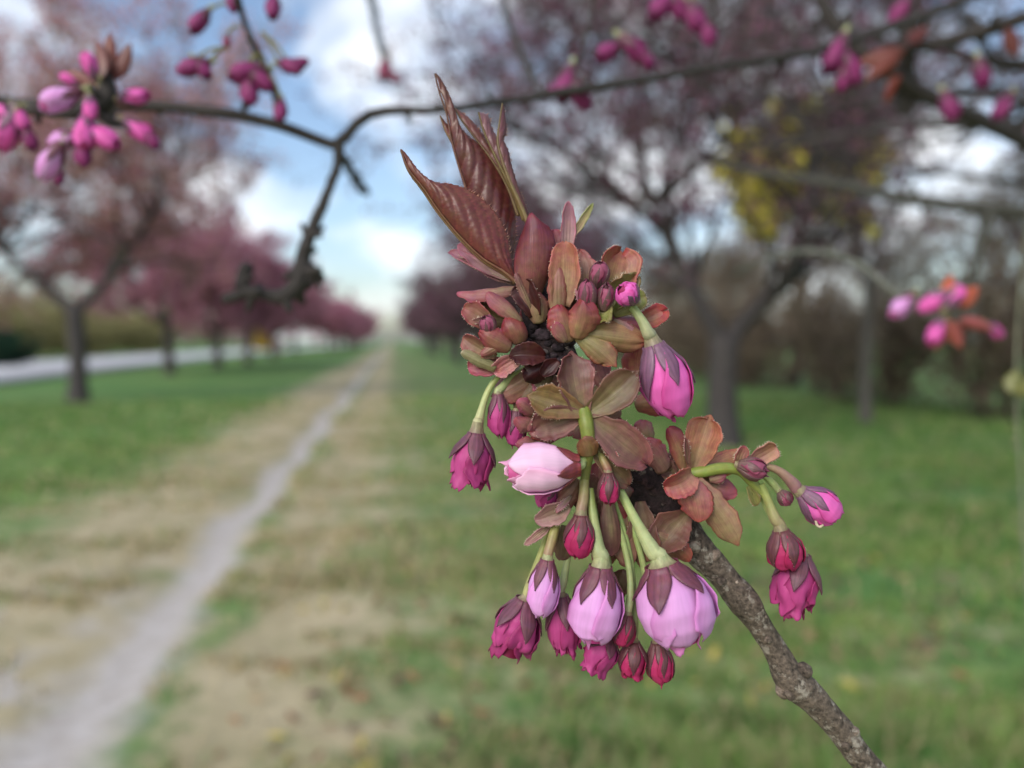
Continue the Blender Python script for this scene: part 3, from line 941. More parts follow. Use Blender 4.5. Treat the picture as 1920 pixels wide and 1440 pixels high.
def bract(base, tip, W, parent, cols, bow=10, cup=0.5, curl=0.0, face=(0, 0, 1), notch=0.0, rag=0.10, hair=26, th=1.8, peak=0.66,
          bw=0.35, seed=0, name='bract', mat=None, twist=0.0, hairlen=5.0, lobes=0, label=None, side=0.0, wrinkle=1.0, ruffle=1.0, crease=0.0, heart=.5):
    """a spoon-shaped bract: cup > 0 hollow towards `face`, cup < 0 domed towards it"""
    r = np.random.default_rng(seed + 1000)
    p0, p2 = A3(*base), A3(*tip)
    face = unit(np.asarray(face, float))
    ax = unit(p2 - p0); sd = unit(np.cross(ax, face)); fn = np.cross(sd, ax)
    L = np.linalg.norm(p2 - p0)
    nu, nv = 34, 21
    s = np.linspace(0, 1, nu) ** 0.8
    s[-1] = 0.9985
    pc = (p0 + p2) / 2 + fn * bow + sd * side
    Cn = (1 - s)[:, None] ** 2 * p0 + 2 * ((1 - s) * s)[:, None] * pc + (s ** 2)[:, None] * p2
    T = unit(np.gradient(Cn, axis=0))
    S = unit(np.cross(T, fn)); Nn = np.cross(S, T)
    a = twist * s[:, None]
    S, Nn = S * np.cos(a) + Nn * np.sin(a), Nn * np.cos(a) - S * np.sin(a)
    w = np.where(s < peak, bw + (1 - bw) * np.sin(np.clip(s / peak, 0, 1) * np.pi / 2) ** 1.1,
                 np.sqrt(np.clip(1 - ((s - peak) / (1 - peak)) ** 2.2, 0, 1)))
    w = w * W / 2
    t = np.linspace(-1, 1, nv)
    edge_n = rag * (wob(np.stack([s * 14, 0 * s + seed], -1), 1.0, seed) + 0.5 * wob(np.stack([s * 40, 0 * s], -1), 1.0, seed + 2))
    edge_n2 = rag * (wob(np.stack([s * 14, 0 * s + seed + 9], -1), 1.0, seed + 4) + 0.5 * wob(np.stack([s * 40, 0 * s], -1), 1.0, seed + 6))
    wl = np.where(t[None] < 0, 1 + edge_n[:, None], 1 + edge_n2[:, None])
    WT = w[:, None] * wl * t[None]
    ph = cup * 1.3 + 1e-4
    lat = np.sin(ph * t)[None] / ph * (w[:, None] * wl)
    dep = (1 - np.cos(ph * t))[None] / ph * (w[:, None] * wl) * np.sign(1)
    P = Cn[:, None] + S[:, None] * lat[..., None] + Nn[:, None] * dep[..., None]
    P = P + Nn[:, None] * (curl * W * (s ** 3))[:, None, None]
    P = P + Nn[:, None] * (crease * np.sqrt(t[None] ** 2 + .02) * w[:, None])[..., None]
    if notch:
        P = P - ax * (notch * W * np.exp(-(t / 0.22) ** 2)[None] * (s ** 6)[:, None])[..., None]
    if lobes:
        P = P + ax * (0.10 * W * np.cos(t * math.pi * lobes)[None] * (s ** 4)[:, None])[..., None]
    rib = wrinkle * (0.55 * np.cos(t * 15.0 + seed)[None] * np.sin(np.pi * s)[:, None] + 1.3 * wob(P / 16.0, 1.0, seed + 8))
    P = P + Nn[:, None] * rib[..., None]
    ruf = ruffle * W * 0.07 * (np.abs(t)[None] ** 2.5) * (s[:, None] ** 1.2) * wob(np.stack([s[:, None] * 9 + 0 * t, np.sign(t)[None] * 3 + 0 * s[:, None]], -1), 1.2, seed + 21)
    P = P + Nn[:, None] * ruf[..., None] + S[:, None] * (0.5 * ruf)[..., None]
    cb, ct, ce = [g3(c) for c in cols]
    f = np.clip((s[:, None] + 0.18 * wob(P / 30.0, 1.0, seed + 11)) * 1.15 - 0.05, 0, 1)[..., None]
    C = cb * (1 - f) + ct * f
    e = np.clip((np.abs(t)[None] - 0.72) / 0.28, 0, 1) * np.clip(s[:, None] * 2, 0, 1)
    e = np.maximum(e, np.clip((s[:, None] - 0.9) / 0.1, 0, 1)) * 0.65
    C = C * (1 - e[..., None]) + ce * e[..., None]
    hb = np.clip(np.exp(-(t / .45) ** 2)[None] * (1 - s[:, None]) * 1.1 * (.6 + .6 * wob(P / 22.0, 1.0, seed + 31)), 0, heart)[..., None]
    C = C * (1 - hb) + g3((142, 136, 92)) * hb
    C = C * (1 + .22 * wob(P / 12.0, 1.0, seed + 41))[..., None]
    b = MB()
    b.solid(P, th, C, np.stack([s[:, None] + 0 * t, (t[None] + 1) / 2 + 0 * s[:, None]], -1))
    E = np.concatenate([P[8:, 0], P[:7:-1, -1]]); Dd = np.concatenate([-S[8:], S[:7:-1]])
    tipw = np.concatenate([s[8:], s[:7:-1]])[:, None] ** 6
    Dd = unit(Dd * (1 - tipw) + ax * tipw + fn * 0.25)
    margin_hairs(b, E, Dd, hair, hairlen * .85, 0.8, g3((226, 206, 186)), r)
    o = b.build(name, mat or M_bract, parent, p0, True)
    if label: o['label'] = label
    return o

STY = {
    'pale': dict(mid=(228, 170, 228), edge=(218, 134, 206), deep=(206, 70, 150), sep=(112, 58, 74), sept=(96, 52, 70)),
    'white': dict(mid=(244, 206, 234), edge=(240, 176, 214), deep=(214, 96, 160), sep=(136, 58, 66), sept=(120, 56, 62)),
    'hot': dict(mid=(234, 110, 194), edge=(204, 60, 146), deep=(150, 24, 84), sep=(120, 84, 108), sept=(104, 64, 92)),
    'mag': dict(mid=(190, 74, 140), edge=(152, 40, 98), deep=(116, 18, 60), sep=(112, 66, 82), sept=(92, 50, 66)),
    'dark': dict(mid=(186, 50, 106), edge=(156, 26, 74), deep=(108, 14, 46), sep=(104, 62, 66), sept=(84, 44, 54)),
    'plum': dict(mid=(150, 60, 118), edge=(118, 38, 88), deep=(84, 20, 56), sep=(96, 56, 70), sept=(80, 44, 58)),  # darker than 'mag': backlit look against the sky put into the bud colours
    'shut': dict(mid=(160, 84, 112), edge=(120, 44, 68), deep=(70, 20, 36), sep=(116, 90, 86), sept=(96, 56, 68)),
}
PV = np.array([0, .12, .3, .5, .7, .86, .95, 1.0])
PR = np.array([.42, .64, .90, 1.0, .92, .70, .48, .26])

def bud_geo(base, tip, W, sty, roll=0.0, open_=0.15, twist=0.35, rag=0.05, sepal=0.5, seed=0, hi=True, shrink=1.0, cupL=0.42,
            stalk_r=7, sepw=0.56, fat=0.5):
    """returns list of (name, MB, origin, mats) for a bud in twig space"""
    r = np.random.default_rng(seed + 77)
    st = STY[sty]; W = W * .86
    p0, p1 = np.asarray(base, float), np.asarray(tip, float)
    ax = unit(p1 - p0); L = np.linalg.norm(p1 - p0)
    z = np.array([0, 0, 1.0])
    e1 = z - ax * np.dot(z, ax)
    e1 = unit(e1) if np.linalg.norm(e1) > 0.15 else unit(np.cross(ax, [1, 0, 0.2]))
    e2 = np.cross(ax, e1)
    def prof(v):
        pr = PR.copy(); pr[-1] = max(open_, .12); pr[-2] = max(pr[-2], open_ * .95); pr[-3] = max(pr[-3], open_ * .9)
        vv = np.clip(v, 0, 1); i = np.interp(vv, PV, np.arange(8)); k = np.minimum(i.astype(int), 6); f = i - k
        f = f * f * (3 - 2 * f) * 0.35 + f * 0.65
        return (pr[k] * (1 - f) + pr[k + 1] * f) * W / 2
    def pos(th, v, rad):
        return p0 + ax * (v * L)[..., None] + (e1 * np.cos(th)[..., None] + e2 * np.sin(th)[..., None]) * rad[..., None]
    out = []
    # core: calyx cup + closed inner petals
    b = MB()
    n = 20; th = np.linspace(0, 2 * np.pi, n, endpoint=False)
    v = np.linspace(0.0, 0.95, 12)
    TH, V = np.meshgrid(th, v)
    rad = prof(V) * 0.80 * (1 + 0.04 * np.sin(TH * 5 + seed))
    b.grid(pos(TH + twist * V, V, rad), g3(st['deep']), np.stack([V, TH / 6.28], -1), 0, closed=True)
    cl = cupL * W
    zc = np.array([-cl, -cl * .75, -cl * .5, -cl * .25, -cl * .06, L * .03, L * .07])
    ra = W * .235
    rc = np.array([stalk_r * .98, stalk_r * .9 + ra * .10, stalk_r * .7 + ra * .30, stalk_r * .4 + ra * .58, stalk_r * .1 + ra * .88, ra * 1.08, ra * 1.30])
    rc = np.maximum(rc, stalk_r * .9)
    TH2, Z2 = np.meshgrid(th, zc)
    RR = np.repeat(rc[:, None], n, 1) * (1 + 0.03 * np.cos(TH2 * 5))
    Pc = p0 + ax * Z2[..., None] + (e1 * np.cos(TH2)[..., None] + e2 * np.sin(TH2)[..., None]) * RR[..., None]
    gcol = g3((156, 162, 116)); pcol = g3(st['sep'])
    f = np.linspace(0, 1, 7)[:, None, None] ** 1.6
    if sty in ('hot', 'mag', 'dark', 'shut'): gcol = g3((140, 132, 98))
    b.grid(Pc, (gcol * (1 - f) + pcol * f) + 0 * Pc, np.stack([Z2 / cl, TH2 / 6.28], -1), 1, closed=True)
    out.append(('core', b, p0, [M_petal, M_sepal]))
    # petals
    nu, nv = (26, 17) if hi else (10, 7)
    s = np.linspace(0.02, 1, nu); t = np.linspace(-1, 1, nv)
    S, Tt = np.meshgrid(s, t, indexing='ij')
    def petal(k, th0, hw, layer, vend, lift, sd):
        rr = np.random.default_rng(sd)
        ve = vend * (1 - 0.24 * np.abs(Tt) ** 2.2) + rag * 1.2 * wob(np.stack([Tt * 3, 0 * Tt + sd], -1), 1.3, sd) + rag * .8 * wob(np.stack([Tt * 9, 0 * Tt + sd], -1), 1.3, sd + 1)
        if notch_k == k: ve = ve - 0.05 * np.exp(-(Tt / .2) ** 2)
        Vv = S * ve
        th_ = th0 + hw * Tt * np.clip(0.55 + 0.6 * S, 0, 1) + twist * Vv + 0.10 * wob(np.stack([S * 2.5, Tt], -1), 1.0, sd + 5) * S
        rad_ = prof(Vv) * (layer + 0.085 * Tt)
        rad_ = rad_ + W * (0.008 + .12 * rag) * np.sin(th_ * 4.3 + sd + 3 * Vv) * S + W * rag * 0.8 * wob(np.stack([th_ * 2.2, Vv * 4], -1), 1.4, sd + 9) * S ** 1.5 + W * rag * .5 * (np.abs((th_ * 1.6 + Vv * 1.3 + sd * .37) % 2 - 1) - .5) * S
        rad_ = rad_ + W * lift * S ** 5 + W * 0.028 * np.clip((np.abs(Tt) - .8) / .2, 0, 1) * S
        P = pos(th_, Vv, rad_)
        m_, e_, d_ = g3(st['mid']), g3(st['edge']), g3(st['deep'])
        fe = np.clip(np.abs(Tt) ** 3 * 0.75 + np.clip(S - .8, 0, 1) * 1.2 * (rag * 6), 0, 1)[..., None]
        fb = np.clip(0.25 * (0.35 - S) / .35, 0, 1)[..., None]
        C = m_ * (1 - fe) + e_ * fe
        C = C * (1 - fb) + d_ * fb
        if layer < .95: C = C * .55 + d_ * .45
        C = C * (1 + 0.10 * wob(np.stack([th_ * 3, Vv * 2], -1), 1.0, sd + 2))[..., None]
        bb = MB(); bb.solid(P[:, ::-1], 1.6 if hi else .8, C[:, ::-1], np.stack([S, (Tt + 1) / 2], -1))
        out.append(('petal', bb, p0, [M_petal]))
    notch_k = int(r.integers(0, 5))
    for k in range(5):
        petal(k, roll + k * 2 * np.pi / 5 * 2 % 6.283 + r.uniform(-.12, .12), r.uniform(.95, 1.15), 1.0 + (k % 3) * 0.025,
              r.uniform(.86, 1.05), r.uniform(-.03, .04) + open_ * r.uniform(0, .08), seed * 13 + k)
    for k in range(2 if open_ < .3 else 3):
        petal(9, roll + .6 + k * 2.1, .9, 0.84, r.uniform(.96, 1.05), 0, seed * 13 + 40 + k)
    # sepals
    ns = 12 if hi else 6
    s2 = np.linspace(0, 1, ns); t2 = np.linspace(-1, 1, 9)
    S2, T2 = np.meshgrid(s2, t2, indexing='ij')
    for k in range(5):
        le = sepal * r.uniform(.85, 1.12)
        Vv = -0.035 + S2 * (le + .05)
        hw = sepw * (1 - S2 ** 1.25) * (1 + 0.30 * np.sin(np.pi * S2 ** .8)) + 0.012
        th_ = roll + .63 + k * 2 * np.pi / 5 + hw * T2 + twist * .5 * Vv + .05 * wob(np.stack([S2 * 3, 0 * S2], -1), 1.0, seed + k)
        rad_ = prof(Vv) * 1.07 + W * (0.022 + 0.03 * S2 ** 2 * r.uniform(.2, 1.8)) - W * .012 * T2 ** 2 + W * max(rag - .05, 0) * .9 * S2
        P = pos(th_, Vv, rad_)
        f = np.clip(S2 * 1.1, 0, 1)[..., None]
        C = g3(st['sep']) * (1 - f) + g3(st['sept']) * f
        C = C * (1 + 0.22 * np.cos(T2 * 10))[..., None] * (1 + .12 * wob(np.stack([S2 * 3, T2 * 2], -1), 1.0, seed + k * 3))[..., None]
        bb = MB(); bb.solid(P[:, ::-1], 2.4 if hi else 1.2, C[:, ::-1], np.stack([S2, (T2 + 1) / 2], -1))
        if hi:
            margin_hairs(bb, np.concatenate([P[:, 0], P[::-1, -1]]),
                         np.concatenate([P[:, 0] - P[:, 4], P[::-1, -1] - P[::-1, 4]]) + 1e-3, 7, 3.0, .45, g3((200, 160, 160)), r)
        out.append(('sepal', bb, p0, [M_sepal]))
    return out, p0 - ax * cl

def flower_bud(base, tip, W, sty, parent, stalk=None, stalk_col=((150, 170, 96), (168, 178, 128)), label=None, stalk_r=None, **kw):
    sr = stalk_r or (stalk[-1][3] if stalk else 6)
    parts, cupbase = bud_geo(A3(*base), A3(*tip), W, sty, stalk_r=sr, **kw)
    nm, b, org, mats = parts[0]
    root = b.build('flower_bud', mats, parent, org, True)
    if label: root['label'] = label
    for nm, b, org, mats in parts[1:]:
        b.build(nm, mats, root, org, True)
    if stalk:
        Q = np.array([np.append(A3(x, y, zz), rr) for x, y, zz, rr in stalk])
        Q = np.concatenate([Q, [np.append(cupbase, sr)], [np.append(cupbase + unit(A3(*base) - cupbase) * 4, sr)]])
        P = catmull(Q, 26)
        f = np.linspace(0, 1, 26)[:, None]
        c = g3(stalk_col[0]) * (1 - f) + g3(stalk_col[1]) * f
        b = MB(); b.tube(P[:, :3], P[:, 3], 12, c, 0, 0.03, 3, cap=False)
        b.build('stalk', M_stalk, root, P[0, :3], True)
    return root

# ------------------------------------------------------------------ the twig in focus
stem_pts = [(2600, 2300, -60, 44), (2050, 1850, -60, 34), (1760, 1590, -50, 29), (1632, 1440, -45, 26), (1560, 1350, -42, 26), (1512, 1298, -40, 30),
            (1482, 1272, -40, 31), (1455, 1222, -40, 23), (1420, 1165, -40, 23), (1395, 1128, -40, 29), (1360, 1085, -42, 25),
            (1318, 1040, -45, 29), (1285, 1000, -48, 34), (1240, 945, -50, 42), (1195, 895, -55, 46), (1150, 845, -60, 40),
            (1105, 780, -58, 36), (1062, 705, -40, 40), (1030, 645, -22, 44), (1015, 595, -18, 38), (1002, 550, -20, 30), (990, 500, -26, 20)]
HERO = thing('cherry_twig', H(A3(2600, 2300, -60)), 'flowering cherry twig in sharp focus with pink buds and red-brown folded leaves', 'twig')
def make_stem():
    Q = np.array([np.append(A3(x, y, z), rr) for x, y, z, rr in stem_pts])
    P = catmull(Q, 260)
    yy = 720 - P[:, 1]
    dark = np.clip((1060 - yy) / 90, 0, 1)[:, None]
    c = lin((92, 82, 72)) * (1 - dark) + lin((40, 28, 30)) * dark
    b = MB()
    b.tube(P[:, :3], P[:, 3], 28, c, 0, 0.10, 4)
    r = np.random.default_rng(12)
    # lenticels and leaf-scar knobs on the grey bark
    for (x, y, z, rr) in [(1507, 1258, -26, 17), (1470, 1296, -30, 17), (1482, 1300, -18, 13), (1502, 1285, -16, 12), (1409, 1128, -28, 13),
                          (1388, 1108, -20, 12), (1600, 1372, -28, 12), (1585, 1398, -22, 10), (1340, 1042, -28, 14), (1300, 1022, -22, 15),
                          (1525, 1312, -20, 9), (1440, 1200, -18, 8), (1352, 1090, -18, 9)]:
        b.ball(A3(x, y, z), rr, lin((104, 92, 82)) * r.uniform(.6, 1.4), 0, 12, 8, (1, 1, .8), 0.25, int(x))
    for i in range(150):
        k = r.integers(90, 235); p = P[k, :3]; a = r.uniform(0, 6.28)
        d = np.array([math.cos(a), math.sin(a) * .8, abs(math.sin(a * 1.3)) + .3]); d = unit(d)
        b.ball(p + d * P[k, 3] * .95, r.uniform(2, 4.5), lin((134, 122, 110)) * r.uniform(.35, 1.25), 0, 6, 4, (1, 1, 1), 0.2, i)
    # dark lumpy spur where the bud scales have dropped
    for i in range(70):
        x = r.uniform(985, 1078); y = r.uniform(585, 700); dx = x - (1030 + (y - 645) * .35)
        if abs(dx) > 46: continue
        z = -22 + math.sqrt(max(46 ** 2 - dx ** 2, 0)) * .9
        b.ball(A3(x, y, z), r.uniform(7, 15), lin((46, 36, 42)) * r.uniform(.5, 1.6), 0, 10, 7, (1, r.uniform(.5, .9), .7), 0.3, 200 + i)
    for i in range(70):
        y = r.uniform(800, 985); xc = np.interp(y, [780, 895, 945, 1000], [1105, 1195, 1240, 1285]); dx = r.uniform(-42, 42)
        z = -54 + math.sqrt(max(44 ** 2 - dx ** 2, 0)) * .9
        b.ball(A3(xc + dx, y + dx * .6, z), r.uniform(6, 13), lin((50, 34, 34)) * r.uniform(.5, 1.5), 0, 10, 7, (1, r.uniform(.5, .9), .7), 0.3, 400 + i)
    b.build('stem', M_twig_bark, HERO, A3(1632, 1440, -45), True)
make_stem()

# --- young folded leaves at the tip of the twig
LC = ((132, 62, 58), (128, 72, 58), (150, 92, 74))
blade('leaf', [(752, 280), (768, 319), (794, 352), (824, 396), (862, 442), (906, 484), (944, 508), (968, 528)],
      [(752, 280), (774, 308), (792, 332), (812, 343), (850, 347), (886, 362), (920, 390), (946, 430), (957, 478), (968, 528)],
      HERO, LC, 16, 14, 2, 5.0, 9, 0.9, 30, 3.2, 60, 1, ribcol=(112, 76, 52))
blade('leaf', [(752, 282, -6), (766, 320, -6), (791, 354, -6), (821, 398, -6), (860, 445, -6), (905, 488, -6), (944, 512, -6), (966, 530, -6)],
      [(752, 284, -8), (775, 316, -20), (800, 348, -30), (845, 372, -40), (880, 395, -46), (915, 430, -40), (945, 480, -24), (966, 530, -10)],
      HERO, LC, -8, 10, -14, 3.5, 9, 0.9, 30, 3.0, 30, 2)
blade('leaf', [(816, 138), (824, 172), (838, 214), (847, 262), (862, 316), (880, 366), (915, 430), (955, 498)],
      [(816, 138), (833, 163), (845, 192), (852, 228), (864, 246), (890, 264), (920, 290), (946, 332), (962, 380), (966, 440), (958, 500)],
      HERO, ((120, 54, 56), (132, 78, 62), (156, 100, 84)), 18, -44, -60, 6.0, 10, 0.7, 32, 3.4, 70, 3, dk=.5, ribcol=(104, 66, 50))
blade('leaf', [(826, 217), (836, 246), (852, 276), (870, 330), (890, 380)], [(826, 217), (843, 240), (858, 262), (885, 320), (905, 380)],
      HERO, LC, 4, -46, -52, 2, 8, 0.5, 14, 2, 18, 4)
blade('leaf', [(853, 202), (868, 228), (894, 262), (924, 302), (950, 346), (972, 404)],
      [(853, 202), (880, 222), (905, 252), (934, 290), (958, 330), (978, 372), (986, 408)],
      HERO, ((140, 92, 84), (132, 78, 70), (170, 128, 116)), 5, -50, -58, 3, 8, .5, 22, 2.5, 34, 5, ribcol=(104, 84, 56))
blade('leaf', [(898, 210), (908, 246), (926, 286), (946, 326), (966, 366), (984, 412)],
      [(898, 210), (914, 216), (922, 240), (936, 266), (948, 300), (966, 344), (980, 380), (990, 412)],
      HERO, ((122, 66, 70), (150, 106, 112), (168, 124, 128)), 6, -40, -50, 3, 8, .5, 22, 2.5, 34, 6, rib=(1.6, 5), ribcol=(112, 96, 56))
blade('leaf', [(943, 194), (938, 226), (934, 264), (942, 300), (956, 338), (974, 378), (990, 416)],
      [(943, 194), (948, 222), (949, 250), (944, 262), (953, 282), (957, 304), (970, 346), (986, 388), (996, 416)],
      HERO, ((120, 70, 62), (140, 84, 92), (164, 116, 116)), 5, -22, -34, 3, 8, .5, 22, 2.5, 34, 7, rib=(1.6, 5), ribcol=(112, 94, 58))

# --- bracts.  (base, tip, width, colours base/tip/edge)
WINE = ((140, 96, 80), (122, 44, 64), (150, 60, 80))
PINKB = ((164, 132, 110), (172, 98, 108), (184, 90, 104))
TAN = ((162, 142, 104), (166, 112, 98), (178, 82, 84))
OLIVE = ((126, 114, 74), (116, 92, 66), (138, 90, 78))
ROSE = ((144, 114, 96), (128, 86, 76), (150, 92, 88))
RED = ((160, 110, 90), (156, 64, 72), (172, 66, 76))
MAROON = ((74, 36, 30), (54, 22, 24), (80, 36, 32))
PALE = ((170, 152, 130), (192, 146, 152), (180, 100, 116))
sd = [0]
def br(base, tip, W, cols, **k):
    sd[0] += 1
    q = np.random.default_rng(sd[0] + 500)
    k.setdefault('twist', q.uniform(-.5, .5)); k.setdefault('side', q.uniform(-.12, .12) * W); k.setdefault('curl', q.uniform(-.12, .22))
    k.setdefault('crease', q.uniform(.05, .35) * (1 if k.get('cup', .5) > 0 else -1)); k.setdefault('ruffle', q.uniform(.8, 2.2))
    if k.get('mat'): k.setdefault('heart', 0.0)
    if W > 40 and k.get('peak', .66) > .55: k.setdefault('lobes', int(q.choice([0, 1, 2, 3])))
    k.setdefault('rag', q.uniform(.08, .17))
    cols = tuple(tuple(np.array(c) * (.95, .88, .95)) for c in cols)
    k.setdefault('bw', q.uniform(.26, .42)); k.setdefault('notch', q.uniform(0, .10))
    return bract(base, tip, W * 1.06, HERO, cols, seed=sd[0], **k)
# crown of the twig
br((992, 560, 44), (996, 404, 52), 82, WINE, bow=34, cup=-0.75, notch=.10, rag=.02, hair=16, hairlen=3, peak=.6, bw=.55, heart=.05,
   label='broad wine-red domed bract')
br((968, 528, -6), (860, 462, -14), 52, PALE, bow=4, cup=.35, hair=20, peak=.55)
br((960, 528, 4), (840, 476, -4), 34, PALE, bow=-6, cup=.8, hair=18, peak=.6, face=(0.2, .6, 1))
br((972, 540, 30), (858, 552, 26), 34, PINKB, bow=16, cup=-.7, hair=44, hairlen=4, face=(0, .5, 1), peak=.5, side=-12)
br((1002, 592, 36), (974, 524, 44), 48, MAROON, bow=10, cup=.5, hair=6, mat=M_scale, peak=.7, bw=.5)
br((1012, 606, 34), (1002, 545, 44), 46, TAN, bow=14, cup=-.5, hair=8, peak=.5)
br((978, 604, 40), (914, 550, 46), 32, PINKB, bow=18, cup=-.6, hair=46, hairlen=4, face=(-.2, .4, 1))
br((960, 606, 10), (880, 572, 6), 60, OLIVE, bow=4, cup=.6, hair=10)
br((918, 612, 26), (870, 580, 24), 44, TAN, bow=10, cup=.7, hair=22, peak=.55, bw=.6)
br((958, 655, 44), (896, 622, 50), 48, RED, bow=20, cup=-.8, hair=26, face=(-.1, -.3, 1), peak=.5, bw=.55)
br((930, 668, 22), (868, 632, 24), 40, TAN, bow=10, cup=.6, hair=22, face=(-.2, 0, 1))
br((975, 645, 40), (950, 590, 52), 54, RED, bow=26, cup=-.95, hair=18, peak=.5, bw=.7, label='glossy red cup-shaped bract')
br((960, 690, 6), (878, 690, 2), 44, PINKB, bow=8, cup=.5, hair=18, side=10)
br((985, 665, 20), (925, 700, 22), 36, ((196, 180, 150), (200, 118, 116), (214, 180, 160)), bow=10, cup=.5, hair=14)
br((930, 690, 30), (866, 660, 34), 22, ((150, 156, 100), (176, 182, 128), (196, 196, 150)), bow=6, cup=-.8, hair=60, hairlen=5, peak=.6, bw=.8)
br((1022, 668, 34), (955, 667, 44), 44, MAROON, bow=8, cup=.3, hair=4, mat=M_scale, peak=.45, crease=.5, wrinkle=.5, ruffle=2.5)
br((1024, 684, 34), (984, 714, 40), 46, MAROON, bow=6, cup=-.2, hair=4, mat=M_scale, peak=.4, crease=-.4, wrinkle=.5, twist=.6)
br((1046, 676, 34), (1018, 706, 34), 30, MAROON, bow=4, cup=.4, hair=2, mat=M_scale, peak=.5, wrinkle=.5)
br((1012, 690, 0), (925, 742, -4), 60, TAN, bow=8, cup=-.4, hair=12)
br((1030, 700, 6), (970, 776, 0), 60, OLIVE, bow=10, cup=-.4, hair=12)
br((1040, 690, -4), (1012, 745, 2), 58, PINKB, bow=10, cup=-.3, hair=10)
# small bracts packed round the stem behind the ones in front
q = np.random.default_rng(88)
for (cx, cy, cz, R0, n) in [(1020, 630, -14, 66, 13), (1100, 770, -20, 74, 13), (1272, 896, -26, 60, 8), (1130, 930, -10, 60, 8), (1105, 560, 6, 60, 9)]:
    for i in range(n):
        a = i * 6.283 / n + q.uniform(-.2, .2); L_ = R0 * q.uniform(.75, 1.2)
        br((cx + math.cos(a) * 8, cy + math.sin(a) * 8, cz), (cx + math.cos(a) * L_, cy + math.sin(a) * L_, cz + q.uniform(-30, 16)),
           q.uniform(34, 52), [TAN, ROSE, RED, OLIVE, PINKB][q.integers(0, 5)], cup=q.uniform(-.6, .6), bow=q.uniform(4, 14), hair=12)
# right-hand upper rosette
br((1062, 486, 10), (1063, 378, 14), 30, PALE, bow=-8, cup=.4, hair=20, peak=.5)
br((1072, 446, 6), (1112, 381, 0), 17, ((190, 168, 140), (170, 186, 104), (176, 196, 116)), bow=3, cup=.8, hair=16, peak=.35, hairlen=4)
br((1052, 500, 4), (1036, 432, -2), 34, PINKB, bow=4, cup=.3, hair=10)
br((1052, 572, 44), (1062, 458, 46), 62, ((172, 140, 106), (186, 118, 92), (206, 128, 108)), bow=14, cup=.7, hair=26, peak=.6, bw=.6, lobes=0)
br((1046, 590, 50), (1046, 500, 52), 34, TAN, bow=16, cup=-.6, hair=22, peak=.5, bw=.6)
br((1098, 560, 36), (1088, 470, 30), 50, TAN, bow=10, cup=.4, hair=24, peak=.6)
br((1125, 580, 26), (1166, 470, 22), 82, ((150, 156, 84), (172, 112, 84), (176, 82, 70)), bow=4, cup=.55, hair=56, hairlen=6, peak=.72, lobes=2, rag=.08)
br((1128, 582, 30), (1196, 520, 34), 60, ((150, 158, 84), (150, 148, 86), (164, 128, 84)), bow=4, cup=.6, hair=60, hairlen=7, peak=.6)
br((1150, 590, 36), (1210, 556, 44), 40, ((148, 160, 82), (140, 156, 76), (160, 150, 90)), bow=8, cup=.4, hair=60, hairlen=9, peak=.6)
br((1112, 600, 60), (1140, 568, 74), 70, ((140, 156, 76), (150, 158, 86), (164, 150, 96)), bow=4, cup=.5, hair=40, hairlen=6, face=(0, .7, 1))
br((1070, 640, 58), (1050, 570, 68), 58, RED, bow=18, cup=-.6, hair=22, peak=.5, bw=.65)
br((1080, 636, 66), (1096, 566, 84), 60, ((190, 140, 104), (142, 58, 70), (168, 72, 78)), bow=22, cup=-.7, hair=16, peak=.6, bw=.6, lobes=2, notch=.08)
br((1086, 612, 44), (1206, 606, 40), 46, PINKB, bow=10, cup=-.5, hair=30, peak=.5, face=(0, .5, 1))
br((1084, 622, 54), (1211, 642, 60), 58, ((158, 158, 92), (176, 134, 98), (176, 76, 66)), bow=18, cup=-.5, hair=24, peak=.62)
br((1082, 628, 56), (1152, 684, 58), 46, ((160, 160, 98), (168, 128, 94), (182, 70, 66)), bow=16, cup=-.4, hair=16, peak=.65)
br((1192, 606, 18), (1247, 586, 22), 44, ((178, 128, 104), (180, 84, 78), (198, 84, 82)), bow=8, cup=.6, hair=26, bw=.6)
br((1196, 735, -20), (1200, 648, -14), 60, ((196, 134, 110), (206, 120, 106), (210, 110, 104)), bow=12, cup=-.6, hair=8)
br((1190, 760, -20), (1252, 752, -10), 52, ((190, 140, 116), (204, 108, 104), (206, 100, 104)), bow=12, cup=-.7, hair=8, bw=.6)
br((1140, 740, -24), (1120, 668, -24), 46, PINKB, bow=6, cup=-.4, hair=8)
# the star of bracts in the middle
br((1092, 776, 66), (1068, 664, 54), 70, ROSE, bow=14, cup=.5, hair=22, peak=.62, bw=.4, curl=.12)
br((1100, 776, 70), (1192, 702, 66), 66, OLIVE, bow=10, cup=.45, hair=30, peak=.62, bw=.35, curl=.25)
br((1092, 772, 72), (992, 744, 70), 60, ((150, 124, 84), (128, 112, 58), (150, 108, 72)), bow=12, cup=.4, hair=56, hairlen=4, peak=.62, bw=.35, notch=.06)
br((1092, 780, 66), (998, 806, 60), 62, ROSE, bow=10, cup=.4, hair=30, peak=.6, bw=.35, notch=.12)
br((1106, 784, 70), (1204, 866, 64), 72, ROSE, bow=14, cup=.35, hair=36, peak=.64, bw=.3)
br((1108, 836, 60), (1176, 908, 52), 42, OLIVE, bow=8, cup=.4, hair=30)
br((1104, 856, 84), (1092, 822, 94), 38, ((130, 96, 56), (124, 84, 56), (150, 104, 72)), bow=6, cup=-.5, hair=14, peak=.5, bw=.8)
br((1002, 776, 44), (970, 752, 50), 32, ((184, 110, 118), (176, 92, 112), (192, 110, 124)), bow=12, cup=-.9, hair=10, bw=.75, peak=.5)
br((1006, 800, 46), (966, 786, 54), 32, PINKB, bow=12, cup=-.9, hair=14, bw=.75, peak=.5)
